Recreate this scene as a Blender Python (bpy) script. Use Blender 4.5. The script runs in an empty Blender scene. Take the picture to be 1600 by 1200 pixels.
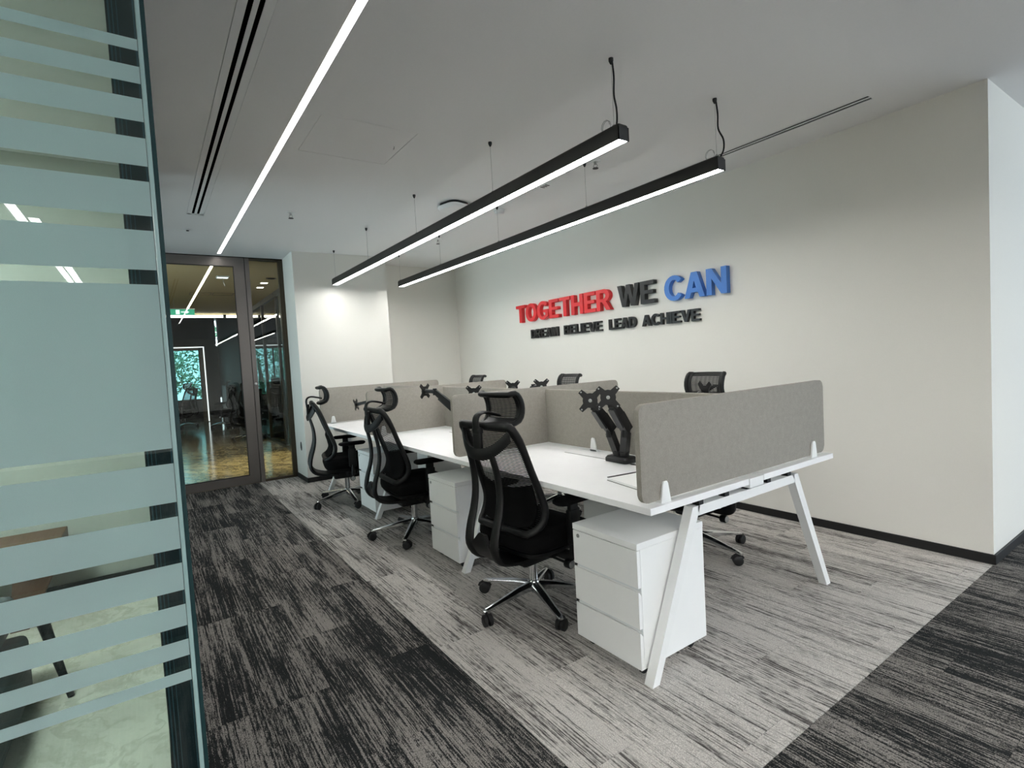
import bpy, bmesh, math, random
from mathutils import Vector, Matrix
random.seed(7)
PI = math.pi
scene = bpy.context.scene
COL = scene.collection

# ------------------------------------------------------------------ camera, world, exposure
cam_data = bpy.data.cameras.new('camera')
cam = bpy.data.objects.new('camera', cam_data)
COL.objects.link(cam)
yaw, pitch, roll = math.radians(145.44900646), math.radians(-2.68891641), math.radians(-3.18422023)
d = Vector((math.cos(pitch) * math.cos(yaw), math.cos(pitch) * math.sin(yaw), math.sin(pitch)))
r = Vector((math.sin(yaw), -math.cos(yaw), 0))
u = r.cross(d)
r2 = math.cos(roll) * r + math.sin(roll) * u
u2 = -math.sin(roll) * r + math.cos(roll) * u
cam.matrix_world = Matrix((
    (r2.x, u2.x, -d.x, 0), (r2.y, u2.y, -d.y, 0), (r2.z, u2.z, -d.z, 1.35), (0, 0, 0, 1)))
cam_data.sensor_width = 36
cam_data.lens = 824.016 / 1600 * 36
cam_data.clip_start = 0.02
cam_data.clip_end = 200
scene.camera = cam

scene.view_settings.view_transform = 'Standard'
scene.view_settings.look = 'None'
scene.view_settings.gamma = 1
scene.view_settings.use_curve_mapping = False
scene.view_settings.exposure = 1.0

PENDANT_L, STRIP_L, OFFICE_L, SKY_L = 19.0, 9.0, 16.0, 3.2
world = bpy.data.worlds.new('world')
scene.world = world
world.use_nodes = True
bg = world.node_tree.nodes['Background']
bg.inputs[0].default_value = (0.78, 0.90, 1.0, 1)
bg.inputs[1].default_value = SKY_L
scene.cycles.max_bounces = 10
scene.cycles.diffuse_bounces = 5
scene.cycles.transparent_max_bounces = 24
scene.cycles.caustics_reflective = False
scene.cycles.caustics_refractive = False
scene.cycles.sample_clamp_indirect = 6


def portal(name, loc, rot, sx, sy):
    l = bpy.data.lights.new(name, 'AREA')
    l.shape = 'RECTANGLE'
    l.size, l.size_y = sx, sy
    l.cycles.is_portal = True
    o = bpy.data.objects.new(name, l)
    o.location = loc
    o.rotation_euler = rot
    COL.objects.link(o)


# daylight comes in through the window wall of the open office behind the camera
portal('daylight_portal', (8.98, 7.05, 1.55), (0, PI / 2, 0), 2.2, 3.9)
portal('daylight_portal', (4.6, 9.18, 1.55), (-PI / 2, 0, 0), 8.4, 2.2)


def spot(name, loc, target, power, size, color, blend=0.6, parent=None):
    l = bpy.data.lights.new(name, 'SPOT')
    l.energy = power
    l.spot_size = math.radians(size)
    l.spot_blend = blend
    l.color = color
    l.shadow_soft_size = 0.04
    o = bpy.data.objects.new(name, l)
    o.location = loc
    o.rotation_euler = (Vector(target) - Vector(loc)).to_track_quat('-Z', 'Y').to_euler()
    if parent:
        o.parent = parent
    COL.objects.link(o)
    return o


# ------------------------------------------------------------------ materials
def lin(c):
    return tuple((v / 255 / 12.92) if v / 255 <= 0.04045 else ((v / 255 + 0.055) / 1.055) ** 2.4 for v in c) + (1,)


class NT:
    """small helper around a node tree"""

    def __init__(self, name):
        self.m = bpy.data.materials.new(name)
        self.m.use_nodes = True
        self.t = self.m.node_tree
        self.t.nodes.clear()
        self.out = self.t.nodes.new('ShaderNodeOutputMaterial')

    def n(self, kind, ins=None, **props):
        nd = self.t.nodes.new(kind)
        for k, v in props.items():
            setattr(nd, k, v)
        for k, v in (ins or {}).items():
            if isinstance(v, bpy.types.NodeSocket):
                self.t.links.new(v, nd.inputs[k])
            else:
                nd.inputs[k].default_value = v
        return nd

    def math(self, op, a, b=None, c=None):
        ins = {0: a}
        if b is not None:
            ins[1] = b
        if c is not None:
            ins[2] = c
        return self.n('ShaderNodeMath', ins, operation=op).outputs[0]

    def mix(self, f, a, b, blend='MIX'):
        nd = self.n('ShaderNodeMix', data_type='RGBA', blend_type=blend)
        for i, v in ((0, f), (6, a), (7, b)):
            if isinstance(v, bpy.types.NodeSocket):
                self.t.links.new(v, nd.inputs[i])
            else:
                nd.inputs[i].default_value = v
        return nd.outputs[2]

    def ramp(self, f, stops):
        nd = self.n('ShaderNodeValToRGB', {0: f})
        el = nd.color_ramp.elements
        while len(el) < len(stops):
            el.new(0.5)
        for e, (p, c) in zip(el, stops):
            e.position = p
            e.color = c if len(c) == 4 else tuple(c) + (1,)
        return nd.outputs[0]

    def noise(self, vec, scale, detail=2, rough=0.5):
        return self.n('ShaderNodeTexNoise', {'Vector': vec, 'Scale': scale, 'Detail': detail, 'Roughness': rough}).outputs[0]

    def mapping(self, vec, scale=(1, 1, 1), loc=(0, 0, 0)):
        return self.n('ShaderNodeMapping', {'Vector': vec, 'Scale': scale, 'Location': loc}).outputs[0]

    def surf(self, shader):
        self.t.links.new(shader, self.out.inputs[0])
        return self.m


def plain(name, rgb, rough=0.5, metal=0.0, grain=0.0, grain_scale=60, bump=0.0, spec=0.5, coat=0.0):
    t = NT(name)
    tc = t.n('ShaderNodeTexCoord').outputs['Object']
    p = t.n('ShaderNodeBsdfPrincipled', {'Roughness': rough, 'Metallic': metal, 'Specular IOR Level': spec, 'Coat Weight': coat})
    c = lin(rgb)
    f = t.noise(tc, grain_scale, 3)
    if grain:
        a = tuple(min(1, v * (1 + grain)) for v in c[:3]) + (1,)
        b = tuple(v * (1 - grain) for v in c[:3]) + (1,)
        t.t.links.new(t.mix(f, b, a), p.inputs['Base Color'])
    else:
        p.inputs['Base Color'].default_value = c
    if bump:
        b = t.n('ShaderNodeBump', {'Height': f, 'Strength': bump, 'Distance': 0.002})
        t.t.links.new(b.outputs[0], p.inputs['Normal'])
    return t.surf(p.outputs[0])


def glow(name, rgb, strength):
    t = NT(name)
    e = t.n('ShaderNodeEmission', {'Color': tuple(rgb) + (1,), 'Strength': strength})
    return t.surf(e.outputs[0])


def thin_glass(name, tint, ior=1.5, rough=0.0):
    t = NT(name)
    tr = t.n('ShaderNodeBsdfTransparent', {'Color': tuple(tint) + (1,)})
    gl = t.n('ShaderNodeBsdfGlossy', {'Color': (1, 1, 1, 1), 'Roughness': rough})
    fr = t.n('ShaderNodeFresnel', {'IOR': ior})
    mx = t.n('ShaderNodeMixShader', {0: fr.outputs[0], 1: tr.outputs[0], 2: gl.outputs[0]})
    return t.surf(mx.outputs[0])


def frosted(name, rgb):
    t = NT(name)
    tc = t.n('ShaderNodeTexCoord').outputs['Object']
    f = t.noise(tc, 900, 2)
    c = t.mix(f, tuple(v * 0.9 for v in rgb) + (1,), tuple(v * 1.06 for v in rgb) + (1,))
    df = t.n('ShaderNodeBsdfDiffuse', {'Color': c})
    tl = t.n('ShaderNodeBsdfTranslucent', {'Color': c})
    rf = t.n('ShaderNodeBsdfRefraction', {'Color': c, 'Roughness': 0.5, 'IOR': 1.01})
    m1 = t.n('ShaderNodeMixShader', {0: 0.45, 1: df.outputs[0], 2: tl.outputs[0]})
    m2 = t.n('ShaderNodeMixShader', {0: 0.3, 1: m1.outputs[0], 2: rf.outputs[0]})
    return t.surf(m2.outputs[0])


def carpet(name, base, streak, cover, contrast, broad_w):
    """loop pile planks: broken streaks running along x, different on every plank"""
    t = NT(name)
    tc = t.n('ShaderNodeTexCoord').outputs['Object']
    rnd = t.n('ShaderNodeObjectInfo').outputs['Random']
    off = t.n('ShaderNodeCombineXYZ', {0: t.math('MULTIPLY', rnd, 37.0), 1: t.math('MULTIPLY', rnd, 91.0), 2: t.math('MULTIPLY', rnd, 13.0)}).outputs[0]
    v = t.n('ShaderNodeVectorMath', {0: tc, 1: off}, operation='ADD').outputs[0]
    lines = t.noise(t.mapping(v, (2.6, 150, 1)), 1.0, 3, 0.55)
    broad = t.noise(t.mapping(v, (1.4, 9, 1)), 1.0, 3, 0.55)
    blot = t.noise(t.mapping(v, (22, 130, 1)), 1.0, 3, 0.65)
    loops = t.noise(t.mapping(v, (230, 330, 1)), 1.0, 1, 0.5)
    s = t.math('ADD', t.math('MULTIPLY', lines, 1.1), t.math('MULTIPLY', broad, broad_w))
    s = t.math('ADD', s, t.math('MULTIPLY', blot, 0.75))
    s = t.math('ADD', s, t.math('MULTIPLY', loops, 0.5))
    s = t.math('ADD', s, t.math('MULTIPLY', t.math('SUBTRACT', rnd, 0.5), 0.08))
    lo = (1.1 + broad_w + 0.75 + 0.5) / 2 + cover
    f = t.n('ShaderNodeMapRange', {0: s, 1: lo - contrast, 2: lo + contrast, 3: 0.0, 4: 1.0}).outputs[0]
    col = t.mix(f, lin(base), lin(streak))
    fleck = t.n('ShaderNodeMapRange', {0: loops, 1: 0.3, 2: 0.7, 3: 0.62, 4: 1.38}).outputs[0]
    col = t.mix(1.0, col, t.n('ShaderNodeCombineColor', {0: fleck, 1: fleck, 2: fleck}).outputs[0], 'MULTIPLY')
    b = t.n('ShaderNodeBump', {'Height': loops, 'Strength': 0.5, 'Distance': 0.003})
    p = t.n('ShaderNodeBsdfPrincipled', {'Base Color': col, 'Roughness': 0.95, 'Specular IOR Level': 0.15, 'Normal': b.outputs[0]})
    return t.surf(p.outputs[0])


def marble(name, base, vein, rough):
    t = NT(name)
    tc = t.n('ShaderNodeTexCoord').outputs['Object']
    w = t.noise(tc, 1.6, 5, 0.6)
    v2 = t.n('ShaderNodeVectorMath', {0: tc, 1: t.n('ShaderNodeCombineXYZ', {0: w, 1: w, 2: 0.0}).outputs[0]}, operation='ADD').outputs[0]
    n = t.noise(t.mapping(v2, (2.4, 5.0, 1)), 1.0, 6, 0.62)
    band = t.math('ABSOLUTE', t.math('SUBTRACT', n, 0.5))
    f = t.n('ShaderNodeMapRange', {0: band, 1: 0.0, 2: 0.055, 3: 1.0, 4: 0.0}).outputs[0]
    cloud = t.noise(tc, 3.0, 4)
    c = t.mix(cloud, tuple(v * 0.7 for v in lin(base)[:3]) + (1,), lin(base))
    c = t.mix(t.math('MULTIPLY', f, 0.8), c, lin(vein))
    p = t.n('ShaderNodeBsdfPrincipled', {'Base Color': c, 'Roughness': rough})
    return t.surf(p.outputs[0])


def mesh_fabric(name, pitch, solid):
    """woven seat mesh: fine horizontal ribs with gaps one can see through"""
    t = NT(name)
    tc = t.n('ShaderNodeTexCoord').outputs['Object']
    z = t.n('ShaderNodeSeparateXYZ', {0: tc}).outputs
    s = t.math('SINE', t.math('MULTIPLY', z[2], 2 * PI / pitch))
    sx = t.math('SINE', t.math('MULTIPLY', z[0], 2 * PI / (pitch * 4)))
    s = t.math('ADD', s, t.math('MULTIPLY', sx, 0.12))
    f = t.n('ShaderNodeMapRange', {0: s, 1: -0.25 - solid, 2: 0.15 - solid, 3: 0.0, 4: 1.0}).outputs[0]
    tr = t.n('ShaderNodeBsdfTransparent', {'Color': (0.62, 0.62, 0.62, 1)})
    df = t.n('ShaderNodeBsdfPrincipled', {'Base Color': lin((18, 19, 20)), 'Roughness': 0.7})
    mx = t.n('ShaderNodeMixShader', {0: f, 1: tr.outputs[0], 2: df.outputs[0]})
    return t.surf(mx.outputs[0])


def felt(name, rgb):
    t = NT(name)
    tc = t.n('ShaderNodeTexCoord').outputs['Object']
    a = t.noise(t.mapping(tc, (1, 1, 1)), 38, 4, 0.6)
    b = t.noise(t.mapping(tc, (1, 1, 0.35)), 420, 2, 0.6)
    c = lin(rgb)
    col = t.mix(a, tuple(v * 0.86 for v in c[:3]) + (1,), tuple(v * 1.14 for v in c[:3]) + (1,))
    g = t.n('ShaderNodeMapRange', {0: b, 1: 0.3, 2: 0.7, 3: 0.9, 4: 1.1}).outputs[0]
    col = t.mix(1.0, col, t.n('ShaderNodeCombineColor', {0: g, 1: g, 2: g}).outputs[0], 'MULTIPLY')
    bp = t.n('ShaderNodeBump', {'Height': b, 'Strength': 0.25, 'Distance': 0.002})
    p = t.n('ShaderNodeBsdfPrincipled', {'Base Color': col, 'Roughness': 0.95, 'Specular IOR Level': 0.1, 'Normal': bp.outputs[0]})
    return t.surf(p.outputs[0])


def foliage_mat(name):
    t = NT(name)
    r_ = t.n('ShaderNodeNewGeometry').outputs['Random Per Island']
    c = t.ramp(r_, [(0, lin((60, 104, 84))), (0.5, lin((104, 150, 120))), (1, lin((168, 204, 170)))])
    df = t.n('ShaderNodeBsdfDiffuse', {'Color': c})
    tl = t.n('ShaderNodeBsdfTranslucent', {'Color': c})
    mx = t.n('ShaderNodeMixShader', {0: 0.4, 1: df.outputs[0], 2: tl.outputs[0]})
    return t.surf(mx.outputs[0])


M = {}
M['wall'] = plain('wall_paint', (232, 231, 225), 0.85, grain=0.03, grain_scale=180, bump=0.12, spec=0.2)
M['ceiling'] = plain('ceiling_paint', (236, 236, 236), 0.9, grain=0.02, grain_scale=90, bump=0.05, spec=0.2)
M['white_gloss'] = plain('white_laminate', (238, 240, 240), 0.42, grain=0.015, grain_scale=12)
M['white_metal'] = plain('white_powder_coat', (236, 238, 238), 0.45, grain=0.02, grain_scale=200)
M['desk_top'] = plain('desk_laminate', (244, 245, 246), 0.38, grain=0.03, grain_scale=9)
M['edge'] = plain('desk_edge_band', (222, 227, 230), 0.5, grain=0.02, grain_scale=40)
M['black'] = plain('black_plastic', (10, 11, 12), 0.48, grain=0.15, grain_scale=300, bump=0.05, spec=0.35)
M['black_soft'] = plain('black_fabric', (9, 9, 10), 0.95, grain=0.3, grain_scale=500, bump=0.3, spec=0.15)
M['black_metal'] = plain('black_metal', (20, 21, 22), 0.4, grain=0.1, grain_scale=200)
M['charcoal'] = plain('charcoal_plastic', (44, 46, 48), 0.5, grain=0.1, grain_scale=200)
M['rubber'] = plain('black_rubber', (18, 18, 19), 0.6, grain=0.1, grain_scale=120)
M['chrome'] = plain('chrome', (222, 224, 226), 0.12, 1.0, grain=0.03, grain_scale=15)
M['steel'] = plain('brushed_steel', (176, 178, 178), 0.35, 1.0, grain=0.05, grain_scale=60)
M['baseboard'] = plain('black_baseboard', (14, 14, 15), 0.5, grain=0.1)
M['pendant'] = plain('pendant_black', (28, 27, 26), 0.5, grain=0.15, grain_scale=400, bump=0.05)
M['bronze'] = plain('bronze_frame', (112, 106, 102), 0.42, 0.55, grain=0.04, grain_scale=30)
M['bronze_dark'] = plain('dark_bronze', (70, 62, 50), 0.4, 0.5, grain=0.05)
M['slot_black'] = plain('slot_black', (5, 5, 5), 1.0, spec=0.0)
M['dark_wall'] = plain('dark_wall', (52, 56, 54), 0.7, grain=0.06)
M['red'] = plain('red_acrylic', (226, 44, 50), 0.4, grain=0.03)
M['blue'] = plain('blue_acrylic', (62, 124, 206), 0.4, grain=0.03)
M['letter_black'] = plain('black_acrylic', (16, 17, 18), 0.35, grain=0.05)
M['wood'] = plain('brown_wood', (98, 66, 46), 0.45, grain=0.3, grain_scale=14)
M['dark_frame'] = plain('dark_glazing_frame', (22, 34, 40), 0.3, 0.2, grain=0.1)
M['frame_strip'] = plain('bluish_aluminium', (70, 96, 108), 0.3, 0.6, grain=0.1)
M['edge_glass'] = plain('cut_glass_edge', (28, 52, 54), 0.15, grain=0.3, grain_scale=25)
M['seal'] = plain('clear_seal', (140, 166, 164), 0.2, grain=0.04, grain_scale=8)
M['paper'] = plain('paper', (240, 240, 240), 0.8, grain=0.02, grain_scale=30)
M['ink'] = plain('ink', (60, 60, 66), 0.8)
M['grey_fabric'] = plain('grey_fabric', (84, 88, 90), 0.9, grain=0.15, grain_scale=250, bump=0.2)
M['plate_grey'] = plain('outlet_grey', (92, 92, 90), 0.5, grain=0.05)
M['beige_wall'] = plain('beige_wall', (204, 204, 196), 0.8, grain=0.03, grain_scale=20)
M['hall_ceiling'] = plain('hall_ceiling_paint', (186, 168, 126), 0.85, grain=0.03, grain_scale=30)
M['solar_glass'] = thin_glass('solar_glass', (0.40, 0.58, 0.58), 1.5)
M['curtain'] = plain('bronze_curtain', (120, 104, 66), 0.7, grain=0.1, grain_scale=50)
M['felt'] = felt('screen_felt', (152, 148, 141))
M['carpet_dark'] = carpet('carpet_dark', (32, 34, 35), (130, 126, 122), 0.055, 0.095, 0.9)
M['carpet_light'] = carpet('carpet_light', (194, 190, 185), (82, 79, 77), 0.11, 0.11, 0.8)
M['marble_hall'] = marble('marble_hall', (186, 172, 138), (62, 52, 36), 0.13)
M['marble_room'] = marble('marble_room', (226, 220, 208), (190, 184, 172), 0.18)
M['glass_door'] = thin_glass('door_glass', (0.86, 0.90, 0.88), 1.5)
M['glass_green'] = thin_glass('green_glass', (0.74, 0.86, 0.84), 1.5)
M['glass_hall'] = thin_glass('hall_glass', (0.72, 0.76, 0.74), 1.5)
M['film'] = frosted('frosted_film', (0.63, 0.80, 0.79))
M['mesh_back'] = mesh_fabric('back_mesh', 0.0088, 0.25)
M['mesh_head'] = mesh_fabric('head_mesh', 0.0080, 0.62)
M['led'] = glow('led_diffuser', (1.0, 0.985, 0.955), PENDANT_L)
M['led_next'] = glow('led_next', (1.0, 0.985, 0.96), 27.0)
M['led_south'] = glow('led_south', (1.0, 0.985, 0.96), 80.0)
M['led_room'] = glow('led_room', (1.0, 0.97, 0.92), 36.0)
M['led_strip'] = glow('led_strip', (1.0, 0.985, 0.955), STRIP_L)
M['led_office'] = glow('led_office', (1.0, 0.99, 0.96), OFFICE_L)
M['led_hall'] = glow('led_hall', (1.0, 0.93, 0.78), 6.0)
M['led_portal'] = glow('led_portal', (0.9, 0.97, 1.0), 0.9)
M['exit_green'] = glow('exit_green', (0.06, 0.42, 0.25), 0.6)
M['exit_white'] = glow('exit_white', (0.75, 1.0, 0.88), 0.9)
M['leaf'] = foliage_mat('foliage')
M['bark'] = plain('bark', (70, 58, 46), 0.9, grain=0.3, grain_scale=30)
M['asphalt'] = plain('outdoor_paving', (120, 124, 122), 0.9, grain=0.1, grain_scale=10)


# ------------------------------------------------------------------ mesh helpers
class B:
    def __init__(self):
        self.bm = bmesh.new()

    def box(self, lo, hi, bevel=0.0, seg=2, rot=None, about=None):
        lo, hi = Vector(lo), Vector(hi)
        c = (lo + hi) / 2
        s = hi - lo
        res = bmesh.ops.create_cube(self.bm, size=1.0)
        vs = res['verts']
        for v in vs:
            v.co = Vector((v.co.x * s.x, v.co.y * s.y, v.co.z * s.z)) + c
        if rot is not None:
            bmesh.ops.rotate(self.bm, verts=vs, cent=about or c, matrix=rot)
        if bevel:
            es = list({e for v in vs for e in v.link_edges})
            bmesh.ops.bevel(self.bm, geom=es, offset=bevel, segments=seg, affect='EDGES', profile=0.5)
        return self

    def loft(self, rings, caps=True):
        bm = self.bm
        rows = [[bm.verts.new(p) for p in ring] for ring in rings]
        n = len(rows[0])
        for a, b in zip(rows, rows[1:]):
            for i in range(n):
                j = (i + 1) % n
                bm.faces.new((a[i], a[j], b[j], b[i]))
        if caps:
            bm.faces.new(rows[0][::-1])
            bm.faces.new(rows[-1])
        return self

    def lathe(self, prof, c=(0, 0, 0), n=20, axis='z'):
        """prof: (radius, height) pairs"""
        c = Vector(c)
        rings = []
        for rad, h in prof:
            ring = []
            for i in range(n):
                a = 2 * PI * i / n
                x, y = rad * math.cos(a), rad * math.sin(a)
                p = {'z': (x, y, h), 'y': (x, h, -y), 'x': (h, x, y)}[axis]
                ring.append(c + Vector(p))
            rings.append(ring)
        return self.loft(rings)

    def tube(self, pts, rad, n=8, smooth=0, closed=False, flat=None, up=None, caps=True):
        """sweep an ellipse along pts. rad: number or list; flat: (width, height) factors in the (side, up) frame"""
        pts = [Vector(p) for p in pts]
        rads = list(rad) if isinstance(rad, (list, tuple)) else [rad] * len(pts)
        if smooth:
            pts, rads = spline(pts, rads, smooth, closed)
        m = len(pts)
        fw, fh = flat or (1, 1)
        rings = []
        ref = Vector(up) if up else None
        prev = None
        for i in range(m):
            if closed:
                t = pts[(i + 1) % m] - pts[i - 1]
            else:
                t = pts[min(i + 1, m - 1)] - pts[max(i - 1, 0)]
            t.normalize()
            if ref is not None:
                side = t.cross(ref)
                if side.length < 1e-4:
                    side = prev if prev else Vector((1, 0, 0))
            else:
                side = prev - t * prev.dot(t) if prev else (t.cross(Vector((0, 0, 1))) if abs(t.z) < 0.9 else t.cross(Vector((1, 0, 0))))
            side.normalize()
            prev = side
            w = side.cross(t).normalized()
            ring = []
            for k in range(n):
                a = 2 * PI * (k + 0.5) / n
                ring.append(pts[i] + side * (math.cos(a) * rads[i] * fw) + w * (math.sin(a) * rads[i] * fh))
            rings.append(ring)
        if closed:
            rings.append(rings[0])
            bm = self.bm
            rows = [[bm.verts.new(p) for p in ring] for ring in rings[:-1]]
            for i in range(m):
                a, b = rows[i], rows[(i + 1) % m]
                for k in range(n):
                    j = (k + 1) % n
                    bm.faces.new((a[k], a[j], b[j], b[k]))
            return self
        return self.loft(rings, caps)

    def sheet(self, fn, nu, nv, thick=0.0):
        """fn(u, v) -> point, u and v from 0 to 1; with thick a solid shell along the surface normal"""
        P = [[Vector(fn(i / nu, j / nv)) for j in range(nv + 1)] for i in range(nu + 1)]
        bm = self.bm
        if not thick:
            V = [[bm.verts.new(p) for p in row] for row in P]
            for i in range(nu):
                for j in range(nv):
                    bm.faces.new((V[i][j], V[i + 1][j], V[i + 1][j + 1], V[i][j + 1]))
            return self
        N = []
        for i in range(nu + 1):
            row = []
            for j in range(nv + 1):
                du = P[min(i + 1, nu)][j] - P[max(i - 1, 0)][j]
                dv = P[i][min(j + 1, nv)] - P[i][max(j - 1, 0)]
                row.append(du.cross(dv).normalized() * thick / 2)
            N.append(row)
        A = [[bm.verts.new(P[i][j] + N[i][j]) for j in range(nv + 1)] for i in range(nu + 1)]
        C = [[bm.verts.new(P[i][j] - N[i][j]) for j in range(nv + 1)] for i in range(nu + 1)]
        for i in range(nu):
            for j in range(nv):
                bm.faces.new((A[i][j], A[i + 1][j], A[i + 1][j + 1], A[i][j + 1]))
                bm.faces.new((C[i][j], C[i][j + 1], C[i + 1][j + 1], C[i + 1][j]))
        loop = [(i, 0) for i in range(nu)] + [(nu, j) for j in range(nv)] + [(i, nv) for i in range(nu, 0, -1)] + [(0, j) for j in range(nv, 0, -1)]
        for k in range(len(loop)):
            a, b = loop[k], loop[(k + 1) % len(loop)]
            bm.faces.new((A[a[0]][a[1]], C[a[0]][a[1]], C[b[0]][b[1]], A[b[0]][b[1]]))
        return self

    def prism(self, poly, to3, depth, bevel=0.0):
        """poly in 2-D, to3(x, y, k) with k from 0 to depth"""
        bm = self.bm
        a = [bm.verts.new(to3(x, y, 0)) for x, y in poly]
        b = [bm.verts.new(to3(x, y, depth)) for x, y in poly]
        n = len(poly)
        fs = [bm.faces.new(a[::-1]), bm.faces.new(b)]
        for i in range(n):
            j = (i + 1) % n
            fs.append(bm.faces.new((a[i], a[j], b[j], b[i])))
        if bevel:
            es = [e for f in fs[:2] for e in f.edges]
            bmesh.ops.bevel(bm, geom=es, offset=bevel, segments=2, affect='EDGES', profile=0.5)
        return self

    def bar(self, p, q, w, h, up=(0, 0, 1), w2=None, h2=None):
        """square bar from p to q, w wide and h high"""
        p, q = Vector(p), Vector(q)
        t = (q - p).normalized()
        side = t.cross(Vector(up)).normalized()
        v = side.cross(t).normalized()
        rings = []
        for c, ww, hh in ((p, w, h), (q, w2 or w, h2 or h)):
            rings.append([c + side * (sx * ww / 2) + v * (sy * hh / 2) for sx, sy in ((-1, -1), (1, -1), (1, 1), (-1, 1))])
        return self.loft(rings)

    def obj(self, name, mat, parent=None, smooth=None, loc=None):
        bm = self.bm
        bmesh.ops.recalc_face_normals(bm, faces=bm.faces)
        me = bpy.data.meshes.new(name)
        if smooth is not None:
            ang = math.radians(smooth)
            for f in bm.faces:
                f.smooth = True
            for e in bm.edges:
                if len(e.link_faces) == 2 and e.calc_face_angle(0) > ang:
                    e.smooth = False
        bm.to_mesh(me)
        bm.free()
        me.materials.append(mat)
        o = bpy.data.objects.new(name, me)
        COL.objects.link(o)
        if parent:
            o.parent = parent
        if loc:
            o.location = loc
        return o


def spline(pts, rads, k, closed=False):
    out, ro = [], []
    n = len(pts)
    rng = range(n) if closed else range(n - 1)
    for i in rng:
        if closed:
            p0, p1, p2, p3 = pts[i - 1], pts[i], pts[(i + 1) % n], pts[(i + 2) % n]
            ra, rb = rads[i], rads[(i + 1) % n]
        else:
            p0, p1, p2, p3 = pts[max(i - 1, 0)], pts[i], pts[i + 1], pts[min(i + 2, n - 1)]
            ra, rb = rads[i], rads[i + 1]
        for s in range(k):
            t = s / k
            out.append(0.5 * ((2 * p1) + (p2 - p0) * t + (2 * p0 - 5 * p1 + 4 * p2 - p3) * t * t + (3 * p1 - p0 - 3 * p2 + p3) * t ** 3))
            ro.append(ra + (rb - ra) * t)
    if not closed:
        out.append(pts[-1])
        ro.append(rads[-1])
    return out, ro


def curve1(pts, t):
    """Catmull-Rom through tuples, t from 0 to 1"""
    n = len(pts) - 1
    x = min(max(t, 0), 1) * n
    i = min(int(x), n - 1)
    f = x - i
    p = [pts[max(i - 1, 0)], pts[i], pts[i + 1], pts[min(i + 2, n)]]
    return tuple(0.5 * (2 * b + (c - a) * f + (2 * a - 5 * b + 4 * c - e) * f * f + (3 * b - a - 3 * c + e) * f ** 3) for a, b, c, e in zip(*p))


def rounded_rect(w, h, rad, n=5, corners=(1, 1, 1, 1)):
    """outline from (0,0) to (w,h); corners: bl, br, tr, tl rounded or not"""
    out = []
    for (cx, cy, a0, on) in ((rad, rad, PI, corners[0]), (w - rad, rad, 1.5 * PI, corners[1]), (w - rad, h - rad, 0, corners[2]), (rad, h - rad, 0.5 * PI, corners[3])):
        if on:
            for i in range(n + 1):
                a = a0 + 0.5 * PI * i / n
                out.append((cx + rad * math.cos(a), cy + rad * math.sin(a)))
        else:
            out.append((0 if cx == rad else w, 0 if cy == rad else h))
    return out


def thing(name, label, cat, loc=(0, 0, 0), rz=0.0, group=None):
    o = bpy.data.objects.new(name, None)
    o.empty_display_size = 0.1
    COL.objects.link(o)
    o.location = loc
    o.rotation_euler = (0, 0, rz)
    return tag(o, label, cat, group)


def tag(o, label, cat, group=None):
    o['label'] = label
    o['category'] = cat
    if group:
        o['group'] = group
    return o


def struct(o, label=None):
    o['kind'] = 'structure'
    if label:
        o['label'] = label
    return o


def kids(o):
    return [c for c in bpy.data.objects if c.parent == o]


def dup(root, loc, rz, label, group=None):
    r_ = root.copy()
    COL.objects.link(r_)
    r_.location = loc
    r_.rotation_euler = (0, 0, rz)
    r_['label'] = label
    if group:
        r_['group'] = group
    for ch in kids(root):
        c = ch.copy()
        COL.objects.link(c)
        c.parent = r_
        for g in kids(ch):
            e = g.copy()
            COL.objects.link(e)
            e.parent = c
    return r_


def slab(name, lo, hi, mat, parent=None, bevel=0.0):
    return B().box(lo, hi, bevel).obj(name, mat, parent)


# ------------------------------------------------------------------ the room shell
ZC = 2.769          # ceiling height
YW = 3.977          # lettered wall
XC = -0.926         # its free corner
XD = -7.136         # glazed door wall
CARPET_Y = 1.045    # edge between the dark aisle and the pale carpet

# floors: a thin base below the planks, planks on top
floor = struct(slab('floor', (XD - 0.05, -0.2, -0.08), (9.2, 9.2, -0.008), M['carpet_dark']), 'office floor of striped carpet planks')
slab('carpet_field', (0.15, -5.2, -0.0079), (9.2, 9.2, 0.0), M['carpet_dark'], floor)
slab('carpet_field', (-1.25, -5.2, -0.0079), (0.148, 0.03, 0.0), M['carpet_dark'], floor)
slab('carpet_field', (XC + 0.001, 5.7955, -0.0079), (0.148, 9.2, 0.0), M['carpet_dark'], floor)
PW, PL = 0.25, 1.0
tile_mesh = {}


def plank(x0, x1, y0, y1, kind):
    w, h = round(x1 - x0, 3), round(y1 - y0, 3)
    if w < 0.02 or h < 0.02:
        return
    key = (w, h, kind)
    if key not in tile_mesh:
        g = 0.0006
        o = B().box((g, g, -0.007), (w - g, h - g, 0.0), 0.0012, 1).obj('carpet_tile', M['carpet_' + kind], floor)
        tile_mesh[key] = o.data
    else:
        o = bpy.data.objects.new('carpet_tile', tile_mesh[key])
        COL.objects.link(o)
        o.parent = floor
    o.location = (x0, y0, 0)


def row(xa, xb, y0, y1, off, kind):
    x = xb - off
    edges = [xb]
    while x > xa:
        if edges[-1] - x > 0.02:
            edges.append(x)
        x -= PL
    edges.append(xa)
    for b, a in zip(edges, edges[1:]):
        plank(a, b, y0, y1, kind)


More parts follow.
